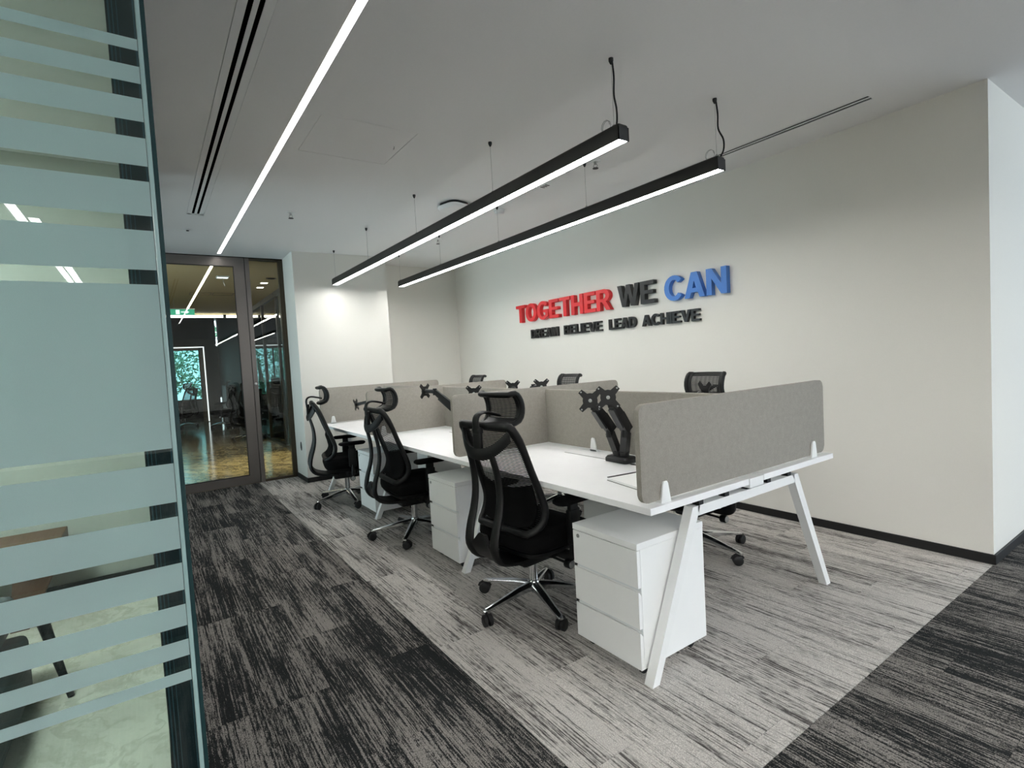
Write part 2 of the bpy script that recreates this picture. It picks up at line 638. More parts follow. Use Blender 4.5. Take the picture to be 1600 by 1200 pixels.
k = 0
y = CARPET_Y
while y < YW - 0.01:                                # pale planks under the desks
    row(XD, XC, y, min(y + PW, YW), [0.33, 0.83, 0.08, 0.58][k % 4], 'light')
    y += PW
    k += 1
y = CARPET_Y
k = 0
while y > 0.0:                                      # dark planks of the aisle
    row(XD, XC, max(y - PW, -0.028), y, [0.40, 0.86, 0.36, 0.38][k % 4], 'dark')
    y -= PW
    k += 1
y = 0.045
k = 0
while y < 5.55:                                     # dark planks beyond the pale field
    row(XC, 0.148, y, y + PW, [0.62, 0.2, 0.9, 0.45][k % 4], 'dark')
    y += PW
    k += 1

struct(slab('floor_left', (-4.7, -5.2, -0.08), (-1.26, -0.2, 0.0), M['marble_room']), 'pale stone floor of the room behind the striped glass')
slab('floor_edge', (-4.7, -0.2, -0.0079), (-1.26, -0.03, 0.0), M['marble_room'], bpy.data.objects['floor_left'])
struct(slab('floor_hall', (-22, -1.2, -0.08), (XD - 0.052, 6.4, 0.0), M['marble_hall']), 'glossy veined stone floor of the hall behind the door')


def plate(name, x0, x1, y0, y1, z, holes, mat, thick=0.06):
    xs = sorted({x0, x1} | {h[0] for h in holes} | {h[1] for h in holes})
    ys = sorted({y0, y1} | {h[2] for h in holes} | {h[3] for h in holes})
    b = B()
    for a, c in zip(xs, xs[1:]):
        for e, f in zip(ys, ys[1:]):
            mx, my = (a + c) / 2, (e + f) / 2
            if any(h[0] < mx < h[1] and h[2] < my < h[3] for h in holes):
                continue
            b.box((a, e, z), (c, f, z + thick))
    bmesh.ops.remove_doubles(b.bm, verts=b.bm.verts, dist=1e-5)
    return b.obj(name, mat)


STRIP = (-7.02, 2.2, 0.770, 0.808)
SLOT1 = (-5.40, -0.4, 0.382, 0.514)
SLOT2 = (-4.30, -1.366, 3.564, 3.650)
OFF1 = (3.0, 8.0, -0.82, -0.75)
OFF2 = (3.42, 8.0, -0.735, -0.66)
OFF3 = (1.5, 7.5, 3.2, 3.3)
HATCH = (-3.585, -3.02, 0.90, 1.478)
ceiling = struct(plate('ceiling', XD - 0.06, 9.2, -0.02, 9.2, ZC, [STRIP, SLOT1, SLOT2, HATCH], M['ceiling']), 'plain grey-white plasterboard ceiling')
ceiling2 = struct(plate('ceiling_left', -4.7, 9.2, -5.2, -0.02, ZC, [OFF1, OFF2], M['ceiling']), 'ceiling of the room behind the striped glass')
struct(plate('ceiling_hall', -14.0, XD - 0.06, -1.2, 6.4, ZC, [(-13.9, -7.3, 0.770, 0.808)], M['hall_ceiling']), 'ceiling of the hall')
struct(slab('ceiling_end', (-22, -1.2, 3.35), (-14.0, 6.4, 3.45), M['dark_wall']), 'dark high ceiling at the end of the hall')
struct(slab('wall_bulkhead', (-14.06, -1.2, ZC), (-14.0, 6.4, 3.35), M['dark_wall']), 'dark bulkhead at the end of the hall ceiling')

wr = struct(slab('wall_right', (XD - 0.14, YW, 0), (XC, YW + 0.14, ZC), M['wall']), 'white wall carrying the raised lettering')
struct(slab('wall_return', (XC - 0.14, YW + 0.14, 0), (XC, 9.2, ZC), M['wall']), 'white return wall round the right corner')
struct(slab('wall_pillar', (XD + 0.001, 1.503, 0), (-6.617, 2.654, ZC), M['wall']), 'white boxed pillar beside the glazed door')
struct(slab('wall_recess', (XD - 0.14, 1.503, 0), (XD, YW - 0.001, ZC), M['wall']), 'white wall in the recess beyond the pillar')
struct(slab('wall_south', (-1.2, -5.32, 0), (9.2, -5.2, ZC), M['wall']))
struct(slab('wall_room', (-4.47, -5.2, 0), (-4.35, -0.03, ZC), M['beige_wall']), 'beige back wall of the room behind the striped glass')
struct(slab('wall_room_side', (-4.7, -5.32, 0), (-1.2, -5.2, ZC), M['beige_wall']))
# window wall of the open office, out of frame behind the camera
we = B()
we.box((9.0, -5.2, 0), (9.15, 5.0, ZC)).box((9.0, 5.0, 0), (9.15, 9.2, 0.45)).box((9.0, 5.0, 2.65), (9.15, 9.2, ZC))
we.box((9.0, 7.0, 0.45), (9.15, 7.1, 2.65)).box((9.0, 9.0, 0.45), (9.15, 9.2, 2.65))
struct(we.obj('wall_window', M['wall']))
we = B()
we.box((XC, 9.2, 0), (9.2, 9.32, 0.45)).box((XC, 9.2, 2.65), (9.2, 9.32, ZC)).box((XC, 9.2, 0.45), (0.4, 9.32, 2.65))
for xx in (2.6, 4.7, 6.8):
    we.box((xx, 9.2, 0.45), (xx + 0.1, 9.32, 2.65))
we.box((8.8, 9.2, 0.45), (9.2, 9.32, 2.65))
struct(we.obj('wall_north', M['wall']))
struct(slab('ceiling_slab', (-14.0, -5.4, ZC + 0.066), (9.3, 9.4, ZC + 0.16), M['dark_wall']), 'structural slab above the ceiling')  # unseen slab added to stop sky light leaking through the ceiling openings

BH = 0.058
struct(slab('baseboard_right', (-6.9, YW - 0.012, 0.001), (XC + 0.012, YW - 0.0005, BH), M['baseboard'], bevel=0.002), 'black baseboard along the lettered wall')
struct(slab('baseboard_return', (XC + 0.0005, YW + 0.0005, 0.001), (XC + 0.012, 9.1, BH), M['baseboard'], bevel=0.002), 'black baseboard of the return wall')
bp_ = B().box((-6.6165, 1.492, 0.001), (-6.605, 2.665, BH), 0.002)
bp_.box((XD + 0.01, 1.492, 0.001), (-6.618, 1.5025, BH), 0.002)
bp_.box((XD + 0.01, 2.6545, 0.001), (-6.618, 2.665, BH), 0.002)
struct(bp_.obj('baseboard_pillar', M['baseboard']), 'black baseboard round the white pillar')
struct(slab('baseboard_room', (-4.349, -5.1, 0.001), (-4.335, -0.04, 0.085), M['baseboard']), 'dark baseboard of the room behind the glass')

# ------------------------------------------------------------------ glazed door wall
door = bpy.data.objects.new('door_1', None)
COL.objects.link(door)
struct(door, 'bronze framed glass door with a narrow glass side panel')
DX0, DX1 = XD - 0.05, XD
Y0 = -0.06
b = B()
b.box((DX0, Y0, 2.652), (DX1, 1.061, ZC - 0.012))
b.box((DX0, Y0, 0.004), (DX1, 1.061, 0.106))
b.box((DX0, Y0, 0.106), (DX1, Y0 + 0.12, 2.652))
b.box((DX0, 0.946, 0.106), (DX1, 1.061, 2.652))
b.obj('door_frame', M['bronze'], door)
slab('door_glass', (XD - 0.032, Y0 + 0.12, 0.106), (XD - 0.022, 0.946, 2.652), M['glass_door'], door)
g = B()
for lo, hi in (((Y0 + 0.12, 0.106), (0.946, 0.114)), ((Y0 + 0.12, 2.644), (0.946, 2.652)), ((0.938, 0.106), (0.946, 2.652))):
    g.box((XD - 0.024, lo[0], lo[1]), (XD - 0.002, hi[0], hi[1]))
g.obj('glazing_bead', M['black'], door)
slab('mullion', (DX0, 1.068, 0.0), (DX1, 1.117, ZC - 0.012), M['bronze'], door)
slab('head_gap', (DX0 - 0.01, Y0, ZC - 0.012), (DX1 - 0.01, 1.503, ZC - 0.0005), M['slot_black'], door)
slab('leaf_gap', (DX0, 1.061, 0.0), (DX1 - 0.02, 1.068, ZC - 0.013), M['slot_black'], door)
slab('side_glass', (XD - 0.032, 1.117, 0.028), (XD - 0.022, 1.447, 2.735), M['glass_door'], door)
b = B()
b.box((DX0, 1.117, 2.735), (DX1, 1.502, ZC - 0.012)).box((DX0, 1.117, 0.0), (DX1, 1.447, 0.028))
b.box((DX0, 1.447, 0.0), (DX1, 1.502, 2.735))
b.obj('side_frame', M['bronze_dark'], door)
B().lathe([(0.016, 0), (0.016, 0.006), (0.012, 0.012), (0.004, 0.013)], (XD, 1.09, 1.222), 16, 'x').obj('lock', M['steel'], door, 40)

# oval outlet plate low on the pillar side
t = thing('wall_outlet', 'small grey oval outlet plate low on the pillar side by the door', 'outlet', (-6.846, 1.5025, 0.422))
B().prism([(0.034 * math.cos(a * PI / 8), 0.055 * math.sin(a * PI / 8)) for a in range(16)], lambda x, z, kk: (x, -kk, z), 0.006, 0.002).obj('plate', M['plate_grey'], t, 40)
B().prism([(0.016 * math.cos(a * PI / 6), 0.03 * math.sin(a * PI / 6)) for a in range(12)], lambda x, z, kk: (x, -0.006 - kk, z), 0.002).obj('socket', M['charcoal'], t)

# ------------------------------------------------------------------ raised lettering
ARC = lambda cx, cy, rx, ry, a0, a1, n=12: [(cx + rx * math.cos(math.radians(a0 + (a1 - a0) * i / n)), cy + ry * math.sin(math.radians(a0 + (a1 - a0) * i / n))) for i in range(n + 1)]
S = 0.2
GLYPH = {
    'T': (0.68, [[(0.24, 0), (0.44, 0), (0.44, 0.83), (0.68, 0.83), (0.68, 1), (0, 1), (0, 0.83), (0.24, 0.83)]]),
    'H': (0.72, [[(0, 0), (S, 0), (S, 0.42), (0.52, 0.42), (0.52, 0), (0.72, 0), (0.72, 1), (0.52, 1), (0.52, 0.6), (S, 0.6), (S, 1), (0, 1)]]),
    'E': (0.64, [[(0, 0), (0.64, 0), (0.64, 0.17), (S, 0.17), (S, 0.43), (0.58, 0.43), (0.58, 0.59), (S, 0.59), (S, 0.83), (0.62, 0.83), (0.62, 1), (0, 1)]]),
    'L': (0.58, [[(0, 0), (0.58, 0), (0.58, 0.17), (S, 0.17), (S, 1), (0, 1)]]),
    'I': (0.2, [[(0, 0), (S, 0), (S, 1), (0, 1)]]),
    'V': (0.76, [[(0.28, 0), (0.48, 0), (0.76, 1), (0.55, 1), (0.385, 0.28), (0.21, 1), (0, 1)]]),
    'A': (0.78, [[(0, 0), (0.2, 0), (0.265, 0.2), (0.515, 0.2), (0.58, 0), (0.78, 0), (0.5, 1), (0.28, 1)], [(0.32, 0.37), (0.46, 0.37), (0.39, 0.66)]]),
    'N': (0.72, [[(0, 0), (0.19, 0), (0.19, 0.62), (0.52, 0), (0.72, 0), (0.72, 1), (0.53, 1), (0.53, 0.38), (0.2, 1), (0, 1)]]),
    'M': (0.88, [[(0, 0), (0.18, 0), (0.18, 0.72), (0.35, 0), (0.53, 0), (0.70, 0.72), (0.70, 0), (0.88, 0), (0.88, 1), (0.6, 1), (0.44, 0.36), (0.28, 1), (0, 1)]]),
    'W': (1.06, [[(0.21, 0), (0.41, 0), (0.53, 0.6), (0.65, 0), (0.85, 0), (1.06, 1), (0.86, 1), (0.75, 0.34), (0.62, 1), (0.44, 1), (0.31, 0.34), (0.2, 1), (0, 1)]]),
    'O': (0.8, [ARC(0.4, 0.5, 0.4, 0.515, 0, 345, 23), ARC(0.4, 0.5, 0.2, 0.335, 0, 330, 11)]),
    'C': (0.76, [ARC(0.4, 0.5, 0.4, 0.515, 38, 322, 20) + ARC(0.4, 0.5, 0.205, 0.335, 322, 38, 14)]),
    'G': (0.78, [ARC(0.4, 0.5, 0.4, 0.515, 38, 312, 20) + [(0.77, 0.16), (0.77, 0.54), (0.42, 0.54), (0.42, 0.385), (0.585, 0.385), (0.585, 0.245)] + ARC(0.4, 0.5, 0.205, 0.335, 300, 38, 14)]),
    'D': (0.72, [[(0, 0), (0.3, 0)] + ARC(0.3, 0.5, 0.42, 0.5, -80, 80, 12) + [(0.3, 1), (0, 1)], [(0.2, 0.17), (0.28, 0.17)] + ARC(0.28, 0.5, 0.23, 0.33, -80, 80, 9) + [(0.28, 0.83), (0.2, 0.83)]]),
    'R': (0.74, [[(0, 0), (S, 0), (S, 0.4), (0.3, 0.4), (0.51, 0), (0.74, 0), (0.5, 0.43)] + ARC(0.41, 0.7, 0.29, 0.3, -60, 85, 9) + [(0.38, 1), (0, 1)], [(0.2, 0.55), (0.38, 0.55)] + ARC(0.38, 0.69, 0.12, 0.14, -80, 80, 6) + [(0.38, 0.83), (0.2, 0.83)]]),
    'B': (0.7, [[(0, 0), (0.4, 0)] + ARC(0.4, 0.28, 0.3, 0.28, -80, 60, 9) + ARC(0.38, 0.75, 0.27, 0.25, -50, 85, 8) + [(0.38, 1), (0, 1)],
                [(0.2, 0.16), (0.38, 0.16)] + ARC(0.38, 0.29, 0.13, 0.13, -80, 80, 6) + [(0.38, 0.42), (0.2, 0.42)],
                [(0.2, 0.58), (0.37, 0.58)] + ARC(0.37, 0.71, 0.11, 0.13, -80, 80, 6) + [(0.37, 0.84), (0.2, 0.84)]]),
}


def glyph_mesh(ch, sx, sz, depth):
    cu = bpy.data.curves.new('glyph', 'CURVE')
    cu.dimensions = '2D'
    cu.fill_mode = 'BOTH'
    cu.extrude = depth / 2
    for cont in GLYPH[ch][1]:
        sp = cu.splines.new('POLY')
        sp.points.add(len(cont) - 1)
        for p, (x, z) in zip(sp.points, cont):
            p.co = (x * sx, z * sz, 0, 1)
        sp.use_cyclic_u = True
    o = bpy.data.objects.new('glyph', cu)
    COL.objects.link(o)
    dg = bpy.context.evaluated_depsgraph_get()
    me = bpy.data.meshes.new_from_object(o.evaluated_get(dg))
    bpy.data.objects.remove(o)
    bpy.data.curves.remove(cu)
    me.transform(Matrix.Rotation(PI / 2, 4, 'X'))
    me.materials.clear()
    return me


def word(text, x0, x1, z0, z1, depth, mat, label, gap=0.06):
    t = thing('sign_word', label, 'wall lettering', (x0, YW - depth / 2 - 0.0008, z0), 0, 'raised lettering on the white wall')
    total = sum(GLYPH[c][0] for c in text) + gap * (len(text) - 1)
    sx = (x1 - x0) / total
    x = 0.0
    for c in text:
        me = glyph_mesh(c, sx, z1 - z0, depth)
        me.name = 'letter'
        me.materials.append(mat)
        o = bpy.data.objects.new('letter', me)
        COL.objects.link(o)
        o.parent = t
        o.location = (x, 0, 0)
        x += (GLYPH[c][0] + gap) * sx
    return t


word('TOGETHER', -5.52, -3.858, 1.802, 2.018, 0.05, M['red'], 'raised red word TOGETHER on the white wall')
word('WE', -3.755, -3.29, 1.806, 2.018, 0.05, M['letter_black'], 'raised black word WE between the red and the blue word')
word('CAN', -3.175, -2.545, 1.795, 2.014, 0.05, M['blue'], 'raised blue word CAN on the white wall')
word('DREAM', -5.26, -4.737, 1.592, 1.70, 0.03, M['letter_black'], 'raised small black word DREAM on the white wall', 0.04)
word('BELIEVE', -4.63, -4.023, 1.596, 1.70, 0.03, M['letter_black'], 'raised small black word BELIEVE on the white wall', 0.04)
word('LEAD', -3.917, -3.548, 1.596, 1.702, 0.03, M['letter_black'], 'raised small black word LEAD on the white wall', 0.04)
word('ACHIEVE', -3.472, -2.826, 1.594, 1.70, 0.03, M['letter_black'], 'raised small black word ACHIEVE on the white wall', 0.04)

# ------------------------------------------------------------------ ceiling fittings
# recessed light strip over the aisle
t = thing('ceiling_light_strip', 'long recessed light strip in the ceiling over the dark aisle', 'ceiling light', (0, 0, ZC))
x0, x1, y0, y1 = STRIP
B().box((x0, y0, 0.012), (x1, y1, 0.016)).obj('diffuser', M['led_strip'], t)
b = B()
b.box((x0 - 0.003, y0 - 0.003, -0.001), (x1, y0 + 0.001, 0.03)).box((x0 - 0.003, y1 - 0.001, -0.001), (x1, y1 + 0.003, 0.03)).box((x0 - 0.003, y0, -0.001), (x0 + 0.001, y1, 0.03))
b.obj('trough', M['white_metal'], t)


def office_strip(hole, label):
    t = thing('ceiling_light_strip', label, 'ceiling light', (0, 0, ZC))
    a, b_, c, e = hole
    B().box((a, c, 0.01), (b_, e, 0.014)).obj('diffuser', M['led_office'], t)


office_strip(OFF1, 'ceiling light strip of the open office, mirrored in the striped glass, outer of the pair')
office_strip(OFF2, 'ceiling light strip of the open office, mirrored in the striped glass, inner of the pair')


def slot_diffuser(hole, slots, label):
    a, b_, c, e = hole
    t = thing('slot_diffuser', label, 'air vent', (0, 0, ZC))
    f = B()
    ys = [c + 0.002] + [v for s in slots for v in s] + [e - 0.002]
    for i in range(0, len(ys), 2):
        f.box((a + 0.002, ys[i], -0.001), (b_, ys[i + 1], 0.012))
    f.box((a + 0.002, c + 0.002, -0.001), (a + 0.03, e - 0.002, 0.012))
    f.obj('frame', M['ceiling'], t)
    for s in slots:
        B().box((a + 0.03, s[0], 0.0035), (b_, s[1], 0.006)).obj('slot', M['slot_black'], t)
        B().box((a + 0.03, s[0] - 0.001, 0.012), (b_, s[0], 0.034)).box((a + 0.03, s[1], 0.012), (b_, s[1] + 0.001, 0.034)).obj('slot_side', M['slot_black'], t)


slot_diffuser(SLOT1, [(0.418, 0.438), (0.457, 0.476)], 'wide ceiling slot vent with two black slots beside the light strip')
slot_diffuser(SLOT2, [(3.575, 3.599), (3.614, 3.638)], 'narrow ceiling slot vent with two black slots along the lettered wall')

# flush access panel
t = thing('access_panel', 'flush square access panel with a small hook in the ceiling', 'access panel', (0, 0, ZC))
B().box((HATCH[0] + 0.0025, HATCH[2] + 0.0025, 0.0008), (HATCH[1] - 0.0025, HATCH[3] - 0.0025, 0.02)).obj('panel', M['ceiling'], t)
B().tube([(-3.28, 1.43, 0.002), (-3.28, 1.425, -0.012), (-3.26, 1.42, -0.016), (-3.245, 1.415, -0.008)], 0.0022, 6, 3).obj('hook', M['steel'], t, 60)


def sprinkler(x, y, label):
    t = thing('sprinkler', label, 'sprinkler', (x, y, ZC), random.uniform(0, 3), 'ceiling sprinklers')
    B().lathe([(0.042, 0), (0.040, -0.004), (0.022, -0.008), (0.018, -0.004)], n=20).obj('escutcheon', M['white_metal'], t, 40)
    b = B().lathe([(0.009, 0), (0.009, -0.022), (0.005, -0.026)], n=10)
    b.tube([(0.008, 0, -0.02), (0.016, 0, -0.034), (0.004, 0, -0.05)], 0.0025, 6)
    b.tube([(-0.008, 0, -0.02), (-0.016, 0, -0.034), (-0.004, 0, -0.05)], 0.0025, 6)
    b.obj('frame', M['steel'], t, 40)
    B().lathe([(0.004, -0.048), (0.022, -0.051), (0.022, -0.053), (0.004, -0.054)], n=16).obj('deflector', M['charcoal'], t, 40)


sprinkler(-5.019, 1.158, 'dark ceiling sprinkler between the light strip and the nearer pendant')
sprinkler(-2.857, 2.82, 'sprinkler just under the near half of the nearer pendant, above the second pendant')
sprinkler(-5.476, 2.85, 'sprinkler above the far half of the second pendant light')

t = thing('smoke_detector', 'round white smoke detector in the ceiling between the two pendants', 'smoke detector', (-4.196, 2.854, ZC))
B().lathe([(0.055, 0), (0.055, -0.012), (0.048, -0.014)], n=24).obj('base', M['white_metal'], t, 40)
B().lathe([(0.046, -0.014), (0.046, -0.026), (0.036, -0.04), (0.012, -0.044)], n=24).obj('cover', M['ceiling'], t, 40)

t = thing('ceiling_grille', 'small white ceiling grille with three dark slots behind the nearer pendant', 'air vent', (-3.45, 2.82, ZC))
B().box((-0.06, -0.03, -0.004), (0.06, 0.03, -0.0002), 0.001).obj('frame', M['white_metal'], t)
for i in range(3):
    B().box((-0.042 + i * 0.03, -0.022, -0.0055), (-0.026 + i * 0.03, 0.022, -0.004)).obj('slot', M['charcoal'], t)

t = thing('flush_sprinkler', 'tiny flush ceiling disc left of the light strip, near the door', 'sprinkler', (-5.975, 0.42, ZC))
B().lathe([(0.035, 0), (0.033, -0.005), (0.012, -0.006)], n=18).obj('cover_plate', M['ceiling'], t, 40)
B().lathe([(0.012, -0.006), (0.012, -0.012), (0.004, -0.014)], n=12).obj('sensor_tip', M['charcoal'], t, 40)

t = thing('wireless_access_point', 'rounded white wireless access point on the ceiling above the nearer pendant', 'access point', (-4.20, 2.37, ZC), 0.25)
pl = lambda s, z: [(x - s / 2, y_ - s / 2, z) for x, y_ in rounded_rect(s, s, s * 0.3, 6)]
B().loft([pl(0.215, -0.0005), pl(0.225, -0.020)]).obj('mounting_plate', M['black'], t, 40)  # black plate stands in for the dark shadow gap above the cover
B().loft([pl(0.225, -0.020), pl(0.252, -0.026), pl(0.256, -0.040), pl(0.225, -0.058)]).obj('cover', M['white_metal'], t, 40)


# pendant light lines
def pendant(y0, y1, xn, xf, label, cable, wires=(-1.83, -2.92, -4.11, -5.29, -6.43), led='led'):
    zb, zt = 2.36, 2.438
    t = thing('pendant_light', label, 'pendant light', (0, 0, 0), 0, 'black linear pendants over the desks')
    b = B()
    w = y1 - y0
    outer = [(-w / 2, 0), (w / 2, 0), (w / 2, zt - zb), (-w / 2, zt - zb)]
    L = xn - xf
    b.box((xf, y0, zb), (xn, y0 + 0.006, zt - 0.014)).box((xf, y1 - 0.006, zb), (xn, y1, zt - 0.014)).box((xf, y0, zt - 0.030), (xn, y1, zt), 0.012, 3)
    b.box((xf, y0, zb), (xf + 0.004, y1, zt - 0.014)).box((xn - 0.004, y0, zb), (xn, y1, zt - 0.014))
    b.obj('housing', M['pendant'], t)
    B().box((xf + 0.004, y0 + 0.006, zb + 0.002), (xn - 0.004, y1 - 0.006, zb + 0.006)).obj('diffuser', M[led], t)
    yc = (y0 + y1) / 2
    for i, x in enumerate(wires):
        s = B().tube([(x, yc, zt + 0.012), (x, yc, ZC - 0.02)], 0.0012, 6)
        s.obj('suspension_wire', M['steel'], t)
        h = B().lathe([(0.012, 0), (0.012, -0.012), (0.006, -0.026), (0.002, -0.03)], (x, yc, ZC - 0.0005), 12)
        h.obj('ceiling_anchor', M['black_metal'], t, 40)
        B().lathe([(0.012, 0), (0.012, 0.008), (0.004, 0.018)], (x, yc, zt), 10).obj('wire_gripper', M['steel'], t, 40)
    pts = [(wires[0] + dx, yc + dy, z) for dx, dy, z in cable]
    B().tube(pts, 0.0048, 8, 5).obj('power_cable', M['black'], t, 60)
    xs = cable[-1][0] + wires[0]
    coil = [(xs - 0.07 + 0.03 * math.cos(a * PI / 5), yc + 0.008 * a / 10 + 0.004, zt + 0.032 + 0.03 * math.sin(a * PI / 5)) for a in range(0, 19)]
    B().tube(coil, 0.0016, 6).obj('wire_coil', M['steel'], t, 60)
    return t


pendant(1.907, 1.979, -1.77, -6.47, 'black linear pendant light hanging nearer the aisle',
        [(0.006, 0, ZC - 0.01), (0.010, 0.004, 2.68), (-0.002, 0.012, 2.60), (0.012, 0.010, 2.53), (0.016, 0.006, 2.47), (0.008, 0.004, 2.436)])
pendant(2.735, 2.807, -1.80, -6.43, 'black linear pendant light hanging nearer the lettered wall',
        [(0.006, 0, ZC - 0.01), (0.012, 0.006, 2.68), (0.008, 0.012, 2.60), (0.038, 0.012, 2.53), (0.040, 0.008, 2.47), (0.02, 0.004, 2.436)])

# unseen pendants added behind the camera to brighten the near wall and carpet
CB = [(0.006, 0, ZC - 0.01), (0.010, 0.004, 2.68), (-0.002, 0.012, 2.60), (0.008, 0.004, 2.436)]
WX = (5.5, 4.4, 3.3, 2.2, 0.95)
pendant(1.907, 1.979, 5.6, 0.35, 'black linear pendant of the next desk row behind the camera, nearer the aisle', CB, WX, 'led_next')
pendant(-2.04, -1.968, 5.6, 0.5, 'black linear pendant on the other side of the aisle behind the camera, nearer one', CB, WX, 'led_south')
pendant(-2.90, -2.828, 5.6, 0.5, 'black linear pendant on the other side of the aisle behind the camera, farther one', CB, WX, 'led_south')
pendant(2.735, 2.807, 5.6, 0.35, 'black linear pendant of the next desk row behind the camera, farther from the aisle', CB, WX, 'led_next')

# ------------------------------------------------------------------ desk cluster
ZT, TK = 0.741, 0.028
YF, YB = 1.562, 3.046
XE, XW = -1.371, -6.05
desk = thing('workstation_desk', 'long white six-seat bench desk on slanted white legs', 'desk', (0, 0, 0))
splits = [XE, -2.93, -4.49, XW]
for a, c in zip(splits, splits[1:]):
    B().box((c + 0.0006, YF, ZT - TK), (a - 0.0006, 2.236, ZT), 0.0012, 1).obj('tabletop', M['desk_top'], desk)
    B().box((c + 0.0006, 2.361, ZT - TK), (a - 0.0006, YB, ZT), 0.0012, 1).obj('tabletop', M['desk_top'], desk)
B().box((XW, 2.242, ZT - 0.045), (XE, 2.355, ZT - 0.002), 0.001, 1).obj('centre_beam', M['white_metal'], desk)
for a, c in zip(splits, splits[1:]):
    m = (a + c) / 2
    B().box((m - 0.42, 2.150, ZT - 0.0005), (m + 0.42, 2.228, ZT + 0.0022), 0.0008, 1).obj('cable_flap', M['desk_top'], desk)
    B().box((m - 0.42, 2.144, ZT - 0.0004), (m + 0.42, 2.1495, ZT + 0.0006)).obj('cable_slot', M['charcoal'], desk)
    B().box((m + 0.15, 2.126, ZT - 0.0003), (m + 0.42, 2.1435, ZT + 0.0012)).obj('brush_strip', M['black'], desk)
for x in (-1.43, -2.95, -4.53, -6.0):
    b = B()
    b.box((x - 0.022, 1.905, 0.633), (x + 0.022, 2.705, 0.676), 0.001, 1)
    b.obj('crossbar', M['white_metal'], desk)
    for s in (-1, 1):
        yt, yb = (1.905, 1.592) if s < 0 else (2.705, 3.036)
        b = B()
        dy = 0.021 if s < 0 else -0.021
        lo = [(x - 0.022, yb - 0.021, 0.001), (x + 0.022, yb - 0.021, 0.001), (x + 0.022, yb + 0.021, 0.001), (x - 0.022, yb + 0.021, 0.001)]
        if s < 0:
            hi = [(x - 0.022, yt - 0.036, 0.676), (x + 0.022, yt - 0.036, 0.676), (x + 0.022, yt + 0.016, 0.676), (x - 0.022, yt + 0.016, 0.676)]
        else:
            hi = [(x - 0.022, yt - 0.016, 0.676), (x + 0.022, yt - 0.016, 0.676), (x + 0.022, yt + 0.036, 0.676), (x - 0.022, yt + 0.036, 0.676)]
        b.loft([lo, hi])
        b.obj('leg', M['white_metal'], desk)
    for yy in (1.93, 2.12, 2.30, 2.47, 2.66):
        B().box((x - 0.014, yy - 0.016, 0.676), (x + 0.02, yy + 0.016, ZT - TK if abs(yy - 2.3) > 0.1 else ZT - 0.045)).obj('spacer', M['black'], desk)
for yy in (2.02, 2.60):
    B().box((XW + 0.05, yy - 0.02, 0.680), (XE - 0.09, yy + 0.02, ZT - TK - 0.0005)).obj('long_rail', M['white_metal'], desk)
b = B()
b.sheet(lambda uu, vv: (XW + 0.15 + uu * (XE - XW - 0.35), 2.2 + 0.2 * vv, 0.64 - 0.09 * math.sin(PI * min(max(vv, 0.0), 1.0)) ** 0.6), 2, 10, 0.003)
b.obj('cable_tray', M['white_metal'], desk, 30)


# ------------------------------------------------------------------ felt screens with white clips
def clip(parent, x, y, rz):
    def tr(px, py, pz):
        return (x + px * math.cos(rz) - py * math.sin(rz), y + px * math.sin(rz) + py * math.cos(rz), pz)
    b = B()
    prof = [(-0.030, 0), (0.030, 0), (0.016, 0.075), (0.010, 0.085), (-0.010, 0.085), (-0.016, 0.075)]
    for s in (-1, 1):
        b.prism(prof, lambda px, pz, kk, s=s: tr(px, s * (0.0135 + kk), ZT + 0.0005 + pz), 0.009, 0.0015)
    ca, sa = abs(math.cos(rz)), abs(math.sin(rz))
    hx, hy = 0.028 * ca + 0.0225 * sa, 0.028 * sa + 0.0225 * ca
    b.box((x - hx, y - hy, ZT + 0.0004), (x + hx, y + hy, ZT + 0.0112))
    return b.obj('clip', M['white_gloss'], parent, 40)


def screen_x(xc, y0, y1, label):
    t = thing('desk_screen', label, 'desk screen', (0, 0, 0), 0, 'grey felt screens on the desk')
    z0, z1 = 0.753, 1.145
    B().prism(rounded_rect(y1 - y0, z1 - z0, 0.035, 6), lambda a, c, kk: (xc - 0.0125 + kk, y0 + a, z0 + c), 0.025, 0.003).obj('panel', M['felt'], t, 35)
    for yy in (y0 + 0.13, y1 - 0.13):
        clip(t, xc, yy, PI / 2)
    return t


screen_x(-1.412, 1.549, 3.012, 'grey felt screen across the near end of the desk')
screen_x(-2.93, 1.549, 3.012, 'grey felt screen across the desk behind the nearest high-backed chair')
screen_x(-4.49, 1.549, 3.012, 'grey felt screen across the desk behind the middle high-backed chair')
screen_x(-6.02, 1.549, 3.012, 'grey felt screen across the far end of the desk')
for (a, c, lab) in ((-1.426, -2.916, 'low grey felt screen along the desk behind the double monitor arm'),
                    (-2.944, -4.476, 'low grey felt screen along the desk at the middle pair of seats'),
                    (-4.504, -6.006, 'low grey felt screen along the desk at the far pair of seats')):
    t = thing('desk_screen', lab, 'desk screen', (0, 0, 0), 0, 'grey felt screens on the desk')
    B().prism(rounded_rect(a - c, 0.372, 0.01, 2), lambda p, q, kk: (c + p, 2.3 - 0.0125 + kk, 0.7535 + q), 0.025, 0.003).obj('panel', M['felt'], t, 35)
    for xx in (c + 0.47,):
        clip(t, xx, 2.3, 0)

